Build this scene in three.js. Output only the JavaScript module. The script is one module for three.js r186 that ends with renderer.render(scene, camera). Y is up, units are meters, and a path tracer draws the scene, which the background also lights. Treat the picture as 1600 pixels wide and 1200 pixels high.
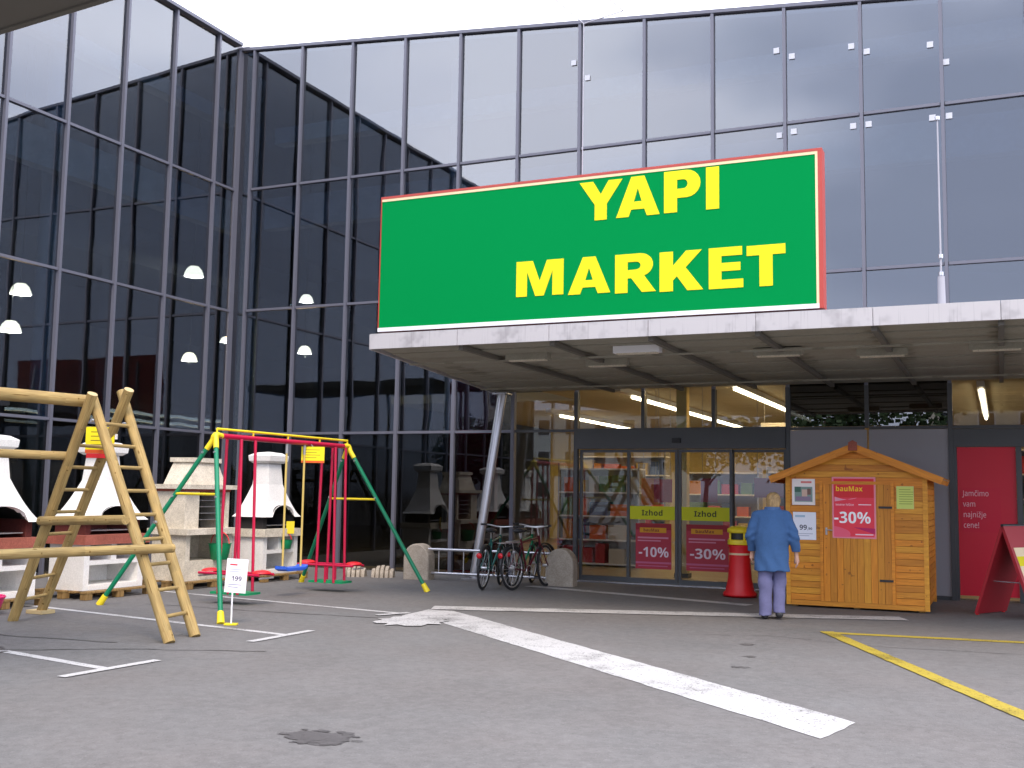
import * as THREE from 'three';
import { mergeGeometries, mergeVertices } from 'three/addons/utils/BufferGeometryUtils.js';
import { RectAreaLightUniformsLib } from 'three/addons/lights/RectAreaLightUniformsLib.js';

// ---------------------------------------------------------------- camera, sky, sun, exposure
const scene = new THREE.Scene();
const camera = new THREE.PerspectiveCamera(39.13, 4 / 3, 0.1, 600);
camera.position.set(14.806, 1.522, 18.21);
camera.rotation.order = 'YXZ';
camera.rotation.set(0.1012, 0.4251, 0.0161);
const renderer = new THREE.WebGLRenderer({ antialias: true });
renderer.toneMapping = THREE.LinearToneMapping;
renderer.toneMappingExposure = 2.4;
renderer.shadowMap.enabled = true;
RectAreaLightUniformsLib.init();

function rng(seed) { let a = seed >>> 0; return () => { a = (a + 0x6D2B79F5) | 0; let t = Math.imul(a ^ (a >>> 15), 1 | a); t = (t + Math.imul(t ^ (t >>> 7), 61 | t)) ^ t; return ((t ^ (t >>> 14)) >>> 0) / 4294967296; }; }
function makeNoise(seed, period) {           // tileable value noise
  const r = rng(seed), g = new Float32Array(period * period).map(() => r());
  return (x, y) => {
    const x0 = Math.floor(x), y0 = Math.floor(y), fx = x - x0, fy = y - y0;
    const sx = fx * fx * (3 - 2 * fx), sy = fy * fy * (3 - 2 * fy), m = (k) => ((k % period) + period) % period;
    const a = g[m(y0) * period + m(x0)], b = g[m(y0) * period + m(x0 + 1)], c = g[m(y0 + 1) * period + m(x0)], d = g[m(y0 + 1) * period + m(x0 + 1)];
    return a + (b - a) * sx + (c - a) * sy + (a - b - c + d) * sx * sy;
  };
}
const clamp = (x, a = 0, b = 1) => Math.min(b, Math.max(a, x));
const smooth = (a, b, x) => { const t = clamp((x - a) / (b - a)); return t * t * (3 - 2 * t); };

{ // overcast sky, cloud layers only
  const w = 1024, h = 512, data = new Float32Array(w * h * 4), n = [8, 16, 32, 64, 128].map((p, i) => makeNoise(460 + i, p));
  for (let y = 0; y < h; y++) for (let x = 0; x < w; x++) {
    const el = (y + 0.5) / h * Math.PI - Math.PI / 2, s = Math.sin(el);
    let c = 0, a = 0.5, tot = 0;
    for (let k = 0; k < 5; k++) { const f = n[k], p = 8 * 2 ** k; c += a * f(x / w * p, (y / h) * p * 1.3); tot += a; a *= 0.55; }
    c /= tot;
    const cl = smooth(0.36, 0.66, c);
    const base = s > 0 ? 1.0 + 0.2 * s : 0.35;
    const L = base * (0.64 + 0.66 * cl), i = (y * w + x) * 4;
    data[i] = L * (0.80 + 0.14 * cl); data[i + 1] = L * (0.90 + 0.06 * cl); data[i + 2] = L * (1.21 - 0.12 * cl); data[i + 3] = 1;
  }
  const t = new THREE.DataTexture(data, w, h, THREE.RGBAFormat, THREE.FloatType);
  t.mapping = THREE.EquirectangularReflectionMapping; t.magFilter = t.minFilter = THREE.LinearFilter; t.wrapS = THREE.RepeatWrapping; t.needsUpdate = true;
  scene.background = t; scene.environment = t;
}
const sun = new THREE.DirectionalLight(0xffead2, 1.1);
sun.position.set(26, 38, 30); sun.target.position.set(8, 0, 5);
sun.castShadow = true; sun.shadow.radius = 40; sun.shadow.mapSize.set(2048, 2048);
Object.assign(sun.shadow.camera, { left: -25, right: 25, top: 25, bottom: -25, near: 1, far: 120 });
scene.add(sun, sun.target);

// ---------------------------------------------------------------- textures and materials
function tex(size, fn, { srgb = true, rep = [1, 1], h = size } = {}) {
  const d = new Uint8Array(size * h * 4);
  for (let y = 0; y < h; y++) for (let x = 0; x < size; x++) { const c = fn(x / size, y / h), i = (y * size + x) * 4; d[i] = clamp(c[0]) * 255; d[i + 1] = clamp(c[1]) * 255; d[i + 2] = clamp(c[2]) * 255; d[i + 3] = 255; }
  const t = new THREE.DataTexture(d, size, h); t.wrapS = t.wrapT = THREE.RepeatWrapping; t.magFilter = THREE.LinearFilter; t.minFilter = THREE.LinearMipmapLinearFilter; t.generateMipmaps = true;
  if (srgb) t.colorSpace = THREE.SRGBColorSpace; t.repeat.set(...rep); t.needsUpdate = true; return t;
}
const grey = (v) => [v, v, v];
function fbm(seed, p0, oct) { const ns = Array.from({ length: oct }, (_, i) => makeNoise(seed + i, p0 * 2 ** i)); return (u, v) => { let s = 0, a = 0.5, t = 0; ns.forEach((f, i) => { s += a * f(u * p0 * 2 ** i, v * p0 * 2 ** i); t += a; a *= 0.6; }); return s / t; }; }

const asphaltTex = (() => {
  const c = fbm(11, 5, 4), f = fbm(31, 160, 3), sp = makeNoise(77, 1024), sp2 = makeNoise(78, 512);
  return tex(2048, (u, v) => {
    const a = c(u, v), b = f(u, v), s = sp(u * 1024, v * 1024), s2 = sp2(u * 512, v * 512);
    let g = 0.40 + 0.08 * (a - 0.5) + 0.07 * (b - 0.5) + (s > 0.9 ? 0.06 : s < 0.08 ? -0.06 : 0) + (s2 > 0.975 ? 0.05 : 0);
    const w = 0.025 * (c(v, u) - 0.3); return [g + w + 0.006, g, g - 0.010 - w * 0.4];
  }, { rep: [1 / 9, 1 / 9] });
})();
const asphaltBump = (() => { const f = fbm(41, 200, 2), sp = makeNoise(79, 700); return tex(1024, (u, v) => grey(0.5 * f(u, v) + 0.5 * sp(u * 700, v * 700)), { srgb: false, rep: [1 / 3, 1 / 3] }); })();
const shedTex = (() => { // orange stained softwood, grain along u
  const c = makeNoise(5, 64), f = makeNoise(6, 256), k = makeNoise(9, 16);
  return tex(512, (u, v) => {
    const warp = 0.35 * k(u * 4, v * 16), g = c(u * 3, (v * 60 + warp * 8)), h = f(u * 12, v * 230), kn = k(u * 16, v * 16);
    let t = 0.6 * g + 0.4 * h; const knot = kn > 0.93 ? 0.35 : 0;
    return [0.92 - 0.14 * t - knot * 0.5, 0.66 - 0.15 * t - knot * 0.45, 0.20 - 0.09 * t - knot * 0.2];
  }, { rep: [1, 1] });
})();
const logTex = (() => {
  const c = makeNoise(15, 64), f = makeNoise(16, 256), k = makeNoise(19, 32);
  return tex(512, (u, v) => { const t = 0.5 * c(u * 40, v * 3 + 2 * k(u * 4, v * 8)) + 0.5 * f(u * 160, v * 10), s = k(u * 8 + 3, v * 8); const cr = f(u * 60, v * 2) > 0.90 ? 0.20 : 0; const kn = smooth(0.90, 0.97, k(u * 6 + 11, v * 20)) * 0.22; return [0.77 - 0.18 * t - 0.10 * s - cr - kn, 0.665 - 0.19 * t - 0.08 * s - cr - kn, 0.43 - 0.16 * t - 0.05 * s - cr - kn]; });
})();
const stuccoTex = (() => { const a = fbm(21, 6, 3), f = fbm(22, 90, 2); return tex(512, (u, v) => { const g = 0.90 + 0.05 * (a(u, v) - 0.5) + 0.10 * (f(u, v) - 0.5); return [g, g - 0.008, g - 0.03]; }); })();
const concreteTex = (() => { const a = fbm(24, 5, 4), f = fbm(25, 80, 3); return tex(512, (u, v) => { const g = 0.63 + 0.16 * (a(u, v) - 0.5) + 0.18 * (f(u, v) - 0.5); return [g + 0.015, g - 0.005, g - 0.05]; }); })();
const soffitTex = (() => { const a = fbm(34, 3, 5), f = fbm(35, 60, 3); return tex(512, (u, v) => { const st = smooth(0.56, 0.72, a(u, v)); const g = 0.57 + 0.10 * (a(v, u) - 0.5) + 0.06 * (f(u, v) - 0.5) - 0.10 * st; return [g + 0.014, g, g - 0.055]; }); })();
const fasciaTex = (() => { const a = fbm(44, 4, 4), f = makeNoise(45, 128); return tex(512, (u, v) => { const s = smooth(0.5, 0.8, a(u, v)), r = smooth(0.72, 0.95, f(u * 128, v * 3)) * 0.05; const g = 0.70 - 0.10 * s - r; return [g, g - 0.012, g - 0.01]; }); })();
const paintTex = (() => { const a = fbm(54, 6, 5), f = fbm(55, 120, 2); const h = fbm(56, 260, 2); return tex(2048, (u, v) => { const s = smooth(0.50, 0.72, a(u, v)), bare = smooth(0.66, 0.74, 0.55 * h(u, v) + 0.25 * f(u, v) + 0.25 * a(u, v) + 0.03); const g = (0.72 - 0.10 * s + 0.06 * (f(v, u) - 0.5)) * (1 - 0.45 * bare); return [g, g - 0.008, g - 0.02]; }, { rep: [1 / 3, 1 / 3] }); })();
const metalTex = (() => { const a = fbm(64, 8, 4); return tex(256, (u, v) => grey(0.42 + 0.3 * a(u, v)), { srgb: false }); })();

const M = {};
const std = (o) => new THREE.MeshStandardMaterial(o);
const lin = (r, g, b) => new THREE.Color().setRGB(r, g, b);
M.asphalt = std({ map: asphaltTex, bumpMap: asphaltBump, bumpScale: 0.003, roughness: 0.92 });
M.whitePaint = std({ map: paintTex, roughness: 0.75, bumpMap: asphaltBump, bumpScale: 0.003 });
M.yellowPaint = std({ map: paintTex, color: lin(0.80, 0.62, 0.06), roughness: 0.75 });
M.stain = std({ map: asphaltTex, color: lin(0.50, 0.47, 0.47), roughness: 0.7 });
M.spot = std({ map: asphaltTex, color: lin(0.72, 0.7, 0.7), roughness: 0.85 });
M.crack = std({ map: asphaltTex, color: lin(0.5, 0.48, 0.46), roughness: 0.95 });
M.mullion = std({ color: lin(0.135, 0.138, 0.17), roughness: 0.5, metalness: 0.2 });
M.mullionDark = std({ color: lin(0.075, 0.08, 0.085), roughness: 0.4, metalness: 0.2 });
const glassWarp = (() => { const f = fbm(131, 3, 2); return tex(256, (u, v) => grey(f(u, v)), { srgb: false, rep: [0.45, 0.45] }); })();
const mirrorGlass = [[0.33, 0.40, 0.48], [0.36, 0.43, 0.50], [0.31, 0.38, 0.47]].map((c, i) => new THREE.MeshPhysicalMaterial({ color: lin(...c), transmission: 1, roughness: 0, ior: 2.33 - i * 0.05, thickness: 0, bumpMap: glassWarp, bumpScale: 0.0016 }));
M.glassMirror = 'mirror';
M.glassClear = new THREE.MeshPhysicalMaterial({ color: lin(0.90, 0.92, 0.90), transmission: 1, roughness: 0, ior: 1.5, thickness: 0 });
M.glassDark = new THREE.MeshPhysicalMaterial({ color: lin(0.28, 0.30, 0.31), transmission: 1, roughness: 0, ior: 1.62, thickness: 0 });
M.glassStrip = new THREE.MeshPhysicalMaterial({ color: lin(0.10, 0.11, 0.12), transmission: 1, roughness: 0, ior: 2.2, thickness: 0 });
M.roof = std({ color: lin(0.22, 0.22, 0.24), roughness: 0.8 });
M.interiorGrey = std({ color: lin(0.30, 0.31, 0.33), roughness: 0.9 });
M.interiorDark = std({ color: lin(0.21, 0.22, 0.24), roughness: 0.9 });
M.interiorBeam = std({ map: concreteTex, color: lin(1.5, 1.55, 1.55), roughness: 0.9 });
M.column = std({ map: stuccoTex, color: lin(0.8, 0.85, 0.85), roughness: 0.8 });
M.shopWall = std({ color: lin(0.60, 0.47, 0.20), roughness: 0.9 });
M.shopCeil = std({ color: lin(0.50, 0.42, 0.28), roughness: 0.9 });
M.shopFloor = std({ map: concreteTex, color: lin(0.7, 0.66, 0.6), roughness: 0.35 });
M.redWall = std({ color: lin(0.42, 0.02, 0.05), roughness: 0.7 });
M.greyPanel = std({ color: lin(0.36, 0.35, 0.365), roughness: 0.6 });
M.redDoor = std({ color: lin(0.72, 0.008, 0.035), roughness: 0.45 });
M.boardRed = std({ color: lin(0.38, 0.01, 0.02), roughness: 0.6 });
M.soffit = std({ map: soffitTex, roughness: 0.8 });
M.soffitJoint = std({ color: lin(0.14, 0.13, 0.11), roughness: 0.9 });
M.fascia = std({ map: fasciaTex, roughness: 0.5 });
M.clamp = std({ color: lin(0.50, 0.52, 0.57), roughness: 0.6 });
M.mast = std({ color: lin(0.36, 0.36, 0.40), roughness: 0.6 });
M.steel = std({ color: lin(0.55, 0.55, 0.57), roughness: 0.4, roughnessMap: metalTex, metalness: 0.7 });
M.whiteMetal = std({ color: lin(0.78, 0.78, 0.80), roughness: 0.4 });
M.signGreen = new THREE.MeshPhysicalMaterial({ color: lin(0.0, 0.23, 0.052), roughness: 0.9, specularIntensity: 0.1 });
M.signYellow = std({ color: lin(0.80, 0.68, 0.0), roughness: 0.8 });
M.signRed = std({ color: lin(0.42, 0.05, 0.035), roughness: 0.5 });
M.signCream = std({ color: lin(0.80, 0.62, 0.36), roughness: 0.5 });
M.shedWood = ['#ffffff', '#f2e6da', '#ffe9d0', '#e8d8c8'].map((c) => std({ map: shedTex, color: new THREE.Color(c), roughness: 0.55 }));
M.shedDark = std({ color: lin(0.12, 0.05, 0.018), roughness: 0.9 });
M.log = std({ map: logTex, roughness: 0.8 });
M.logEnd = std({ color: lin(0.52, 0.40, 0.20), roughness: 0.85 });
M.stucco = std({ map: stuccoTex, roughness: 0.85 });
M.greyStucco = std({ map: concreteTex, color: lin(1.65, 1.6, 1.5), roughness: 0.9 });
M.concrete = std({ map: concreteTex, color: lin(1.0, 0.92, 0.85), roughness: 0.95 });
M.redBrick = std({ map: concreteTex, color: lin(0.85, 0.26, 0.20), roughness: 0.9 });
M.firebrick = std({ map: concreteTex, color: lin(0.26, 0.05, 0.045), roughness: 0.95 });
M.soot = std({ color: lin(0.02, 0.018, 0.018), roughness: 0.95 });
M.pallet = std({ map: logTex, color: lin(0.75, 0.66, 0.62), roughness: 0.9 });
M.greenPipe = std({ color: lin(0.0, 0.19, 0.085), roughness: 0.35 });
M.redPipe = std({ color: lin(0.52, 0.006, 0.05), roughness: 0.32 });
M.yellowPlastic = std({ color: lin(0.85, 0.66, 0.02), roughness: 0.45 });
M.redPlastic = std({ color: lin(0.72, 0.012, 0.018), roughness: 0.4 });
M.bluePlastic = std({ color: lin(0.03, 0.12, 0.62), roughness: 0.4 });
M.pinkPlastic = std({ color: lin(0.75, 0.02, 0.16), roughness: 0.4 });
M.greenPlastic = std({ color: lin(0.0, 0.28, 0.10), roughness: 0.5 });
M.rope = std({ color: lin(0.62, 0.46, 0.13), roughness: 0.9 });
M.chain = std({ color: lin(0.42, 0.42, 0.42), roughness: 0.5, metalness: 0.6 });
M.rubber = std({ color: lin(0.018, 0.018, 0.019), roughness: 0.85 });
M.chrome = std({ color: lin(0.62, 0.62, 0.62), roughness: 0.3, metalness: 0.85 });
M.tealFrame = std({ color: lin(0.01, 0.10, 0.085), roughness: 0.3 });
M.maroonFrame = std({ color: lin(0.10, 0.006, 0.015), roughness: 0.3 });
M.blackPlastic = std({ color: lin(0.02, 0.02, 0.022), roughness: 0.5 });
M.redLens = std({ color: lin(0.6, 0.01, 0.02), roughness: 0.25 });
M.tube = std({ color: lin(1, 1, 1), emissive: lin(1, 0.86, 0.62), emissiveIntensity: 3.2 });
M.bulb = std({ color: lin(1, 1, 1), emissive: lin(1, 0.72, 0.42), emissiveIntensity: 5.5 });
M.skin = std({ color: lin(0.55, 0.32, 0.23), roughness: 0.6 });
M.leaf = [lin(0.030, 0.062, 0.018), lin(0.045, 0.085, 0.025), lin(0.06, 0.10, 0.035)].map((c) => std({ color: c, roughness: 0.8 }));
M.bark = std({ color: lin(0.11, 0.08, 0.055), roughness: 0.95 });

// ---------------------------------------------------------------- helpers
const used = {};
function numbered(n) { const k = used[n] = (used[n] ?? -1) + 1; return k ? `${n}_${String(k).padStart(3, '0')}` : n; }
function tag(o, label, category, group, kind) { o.userData.label = label; if (category) o.userData.category = category; if (group) o.userData.group = group; if (kind) o.userData.kind = kind; return o; }
function add(name, geo, mat, parent) { const m = new THREE.Mesh(geo, mat); m.castShadow = m.receiveShadow = true; m.name = parent ? name : numbered(name); (parent ?? scene).add(m); return m; }
function thing(name, label, category, [x, y, z] = [0, 0, 0], turn = 0, group) { const g = new THREE.Group(); g.name = numbered(name); g.position.set(x, y, z); g.rotation.y = turn; scene.add(g); return tag(g, label, category, group); }
function boxG(x0, x1, y0, y1, z0, z1) { // box with uv in metres
  const sx = x1 - x0, sy = y1 - y0, sz = z1 - z0, g = new THREE.BoxGeometry(sx, sy, sz), u = g.attributes.uv, d = [[sz, sy], [sz, sy], [sx, sz], [sx, sz], [sx, sy], [sx, sy]];
  const ox = Math.abs(Math.sin(x0 * 12.9 + y0 * 78.2 + z0 * 37.7) * 7) % 1, oy = Math.abs(Math.sin(x0 * 39.3 + y0 * 11.1 + z0 * 83.1) * 7) % 1;
  for (let f = 0; f < 6; f++) for (let k = 0; k < 4; k++) { const i = f * 4 + k; u.setXY(i, u.getX(i) * d[f][0] + ox, u.getY(i) * d[f][1] + oy); }
  g.translate((x0 + x1) / 2, (y0 + y1) / 2, (z0 + z1) / 2); return g;
}
const box = (name, parent, mat, ...b) => add(name, boxG(...b), mat, parent);
const V = (x, y, z) => new THREE.Vector3(x, y, z);
function rodG(a, b, r1, r2 = r1, seg = 10) {
  const A = V(...a), B = V(...b), d = B.clone().sub(A), L = d.length(), g = new THREE.CylinderGeometry(r2, r1, L, seg, 1), u = g.attributes.uv, o = Math.abs(Math.sin(a[0] * 7.7 + a[2] * 3.1 + b[1] * 5.3));
  for (let i = 0; i < u.count; i++) u.setXY(i, u.getX(i) + o, u.getY(i) * L + o);
  g.applyQuaternion(new THREE.Quaternion().setFromUnitVectors(V(0, 1, 0), d.normalize())); const m = A.add(B).multiplyScalar(0.5); g.translate(m.x, m.y, m.z); return g;
}
const rod = (name, parent, mat, a, b, r1, r2, seg) => add(name, rodG(a, b, r1, r2, seg), mat, parent);
function tubeG(pts, r, seg = 32, rs = 8, closed = false) { return new THREE.TubeGeometry(new THREE.CatmullRomCurve3(pts.map((p) => V(...p)), closed), seg, r, rs, closed); }
function extr(pts, depth, bevel = 0, holes = []) { const s = new THREE.Shape(pts.map((p) => new THREE.Vector2(...p))); for (const h of holes) s.holes.push(new THREE.Path(h.map((p) => new THREE.Vector2(...p)))); return new THREE.ExtrudeGeometry(s, { depth, bevelEnabled: bevel > 0, bevelSize: bevel, bevelThickness: bevel, bevelSegments: 1, curveSegments: 12 }); }
function canvasMat(w, h, draw, opt = {}) { const c = document.createElement('canvas'); c.width = w; c.height = h; const g = c.getContext('2d'); draw(g, w, h); const t = new THREE.CanvasTexture(c); t.colorSpace = THREE.SRGBColorSpace; return std({ map: t, roughness: 0.6, ...opt }); }
function sheet(name, parent, mat, x0, x1, y0, y1, z) { const g = new THREE.PlaneGeometry(x1 - x0, y1 - y0); g.translate((x0 + x1) / 2, (y0 + y1) / 2, z); return add(name, g, mat, parent); }
const mix = (a, b, t) => a.map((v, i) => v + (b[i] - v) * t);

// ---------------------------------------------------------------- ground and markings
{
  const g = new THREE.PlaneGeometry(500, 500); g.rotateX(-Math.PI / 2); const u = g.attributes.uv; for (let i = 0; i < u.count; i++) u.setXY(i, u.getX(i) * 500, u.getY(i) * 500);
  tag(add('ground', g, M.asphalt), 'grey asphalt of the shop forecourt', null, null, 'structure');
}
function flat(name, outline, mat, label, y = 0.004, jitter = 0.006, seed = 1) {
  const r = rng(seed), pts = [];
  outline.forEach((p, i) => { const q = outline[(i + 1) % outline.length], L = Math.hypot(q[0] - p[0], q[1] - p[1]), n = Math.max(1, Math.round(L / 0.12)); for (let k = 0; k < n; k++) pts.push([p[0] + (q[0] - p[0]) * k / n + (r() - 0.5) * 2 * jitter, p[1] + (q[1] - p[1]) * k / n + (r() - 0.5) * 2 * jitter]); });
  const g = new THREE.ShapeGeometry(new THREE.Shape(pts.map((p) => new THREE.Vector2(p[0], -p[1])))); g.rotateX(-Math.PI / 2); g.translate(0, y, 0);
  const pos = g.attributes.position, u = g.attributes.uv; for (let i = 0; i < pos.count; i++) u.setXY(i, pos.getX(i), pos.getZ(i));
  return tag(add(name, g, mat), label, null, null, 'structure');
}
function band(name, a, b, w, mat, label, y, j, s) { const dx = b[0] - a[0], dz = b[1] - a[1], L = Math.hypot(dx, dz), nx = -dz / L * w / 2, nz = dx / L * w / 2; return flat(name, [[a[0] + nx, a[1] + nz], [a[0] - nx, a[1] - nz], [b[0] - nx, b[1] - nz], [b[0] + nx, b[1] + nz]], mat, label, y, j, s); }
flat('painted_arrow_stripe', [[7.95, 5.6], [8.02, 6.4], [8.4, 6.95], [8.78, 6.78], [13.72, 10.95], [13.86, 10.32], [8.8, 5.98], [8.3, 5.58]], M.whitePaint, 'wide white arrow stripe painted diagonally across the asphalt', 0.004, 0.008, 3);
band('painted_arrow_line', [7.9, 5.38], [13.62, 3.26], 0.42, M.whitePaint, 'white painted line running from the arrow tip past the shed', 0.008, 0.006, 4);
band('painted_entrance_line', [7.6, 1.5], [11.5, 2.62], 0.24, M.whitePaint, 'faded white line in front of the entrance doors', 0.004, 0.006, 5);
flat('painted_arrow_tip', (() => { const r = rng(9), p = []; for (let i = 0; i < 26; i++) { const a = i / 26 * Math.PI * 2, R = 0.24 + 0.14 * r(); p.push([8.42 + Math.cos(a) * R * 1.3, 6.85 + Math.sin(a) * R * 1.5]); } return p; })(), M.whitePaint, 'smeared white paint blob at the arrow tip', 0.012, 0.012, 6);
band('parking_line', [3.0, 7.88], [7.9, 8.6], 0.10, M.whitePaint, 'white parking bay line behind the wooden frame', 0.004, 0.004, 7);
band('parking_line_end', [7.9, 9.22], [7.92, 8.18], 0.10, M.whitePaint, 'white cross bar ending the middle parking bay line', 0.008, 0.004, 8);
band('parking_line', [3.6, 10.34], [7.9, 11.14], 0.10, M.whitePaint, 'white parking bay line nearest the camera at the left', 0.004, 0.004, 9);
band('parking_line_end', [7.9, 11.62], [7.95, 10.58], 0.10, M.whitePaint, 'white cross bar ending the nearest parking bay line', 0.008, 0.004, 10);
band('parking_line', [3.0, 5.46], [8.0, 6.2], 0.10, M.whitePaint, 'white parking bay line under the metal swing set', 0.004, 0.004, 11);
band('parking_line_end', [7.76, 6.56], [7.95, 6.1], 0.10, M.whitePaint, 'short white cross bar beside the arrow tip', 0.012, 0.004, 12);
band('yellow_line', [12.93, 5.28], [18, 4.6], 0.16, M.yellowPaint, 'yellow no parking line running to the right edge', 0.004, 0.006, 13);
band('yellow_line', [12.93, 5.2], [15.4, 10.55], 0.16, M.yellowPaint, 'yellow diagonal no parking line towards the camera', 0.008, 0.006, 14);
function blot(cx, cz, rx, rz, mat, label, seed, name = 'asphalt_stain') { // crumbly stain: many small overlapping flecks, each a hair above the last
  const r = rng(seed), gs = []; const n = Math.round(26 + 160 * (rx + rz));
  for (let k = 0; k < n; k++) { const q = Math.pow(r(), 0.75), a = r() * 6.283, fx = cx + Math.cos(a) * rx * q * (1 + 0.5 * (r() - 0.3)), fz = cz + Math.sin(a) * rz * q, s = Math.min(rx, rz) * (0.34 - 0.24 * q) * (0.6 + 0.8 * r()), m = 7, pts = []; for (let i = 0; i < m; i++) { const t = i / m * 6.283, R = s * (0.6 + 0.6 * r()); pts.push(new THREE.Vector2(fx + Math.cos(t) * R * 1.5, -(fz + Math.sin(t) * R))); } const g = new THREE.ShapeGeometry(new THREE.Shape(pts)); g.rotateX(-Math.PI / 2); g.translate(0, 0.0015 + 0.00004 * k, 0); const P = g.attributes.position, u = g.attributes.uv; for (let i = 0; i < P.count; i++) u.setXY(i, P.getX(i), P.getZ(i)); gs.push(g); }
  tag(add(name, mergeGeometries(gs), mat), label, null, null, 'structure');
}
blot(10.92, 12.42, 0.24, 0.20, M.stain, 'dark oil stain on the asphalt in the foreground', 21);
blot(6.1, 10.95, 0.3, 0.26, M.stain, 'dark oil patch beside the left parking line', 22);
blot(11.15, 13.62, 0.22, 0.12, M.stain, 'dark oil stain at the bottom edge', 23);
blot(14.02, 11.75, 0.22, 0.07, M.stain, 'dark smear below the end of the arrow stripe', 24);
blot(12.35, 6.75, 0.07, 0.1, M.spot, 'small dark gum spot right of the arrow stripe', 25);
blot(12.55, 7.6, 0.06, 0.08, M.spot, 'small dark spot beside the yellow diagonal line', 26);
blot(12.62, 8.3, 0.09, 0.07, M.spot, 'small dark fleck near the arrow stripe end', 27);
blot(14.6, 5.0, 0.1, 0.06, M.stain, 'small dark mark on the yellow line', 28);
function seam(pts, w, label, seed) { const r = rng(seed), L = [], R = []; for (let i = 0; i < pts.length - 1; i++) for (let k = 0; k < 8; k++) { const t = k / 8, x = pts[i][0] + (pts[i + 1][0] - pts[i][0]) * t, z = pts[i][1] + (pts[i + 1][1] - pts[i][1]) * t + (r() - 0.5) * 0.05; const ww = w * (0.5 + r()); L.push([x, z - ww]); R.unshift([x, z + ww]); } flat('asphalt_seam', [...L, ...R], M.crack, label, 0.0035, 0.002, seed); }
seam([[3.5, 9.6], [5.5, 10.1], [7.0, 9.9]], 0.02, 'dark repaired seam in the asphalt under the wooden frame', 41);
seam([[5.9, 11.1], [7.2, 10.2], [8.6, 9.6]], 0.015, 'thin dark seam across the nearest parking bay', 42);
seam([[4.5, 7.0], [6.6, 6.9], [9.0, 6.6]], 0.015, 'thin dark seam beneath the metal swing', 43);
seam([[10.2, 15.1], [11.8, 13.9], [13.0, 13.4]], 0.012, 'thin dark crack in the foreground asphalt', 44);

seam([[12.6, 14.2], [13.4, 13.1], [14.6, 12.6], [16, 11.6]], 0.007, 'hairline crack below the end of the arrow stripe', 47);
seam([[11.6, 6.3], [12.4, 5.9], [13.6, 6.2], [15.4, 6.0]], 0.006, 'hairline crack behind the yellow diagonal', 48);
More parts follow.
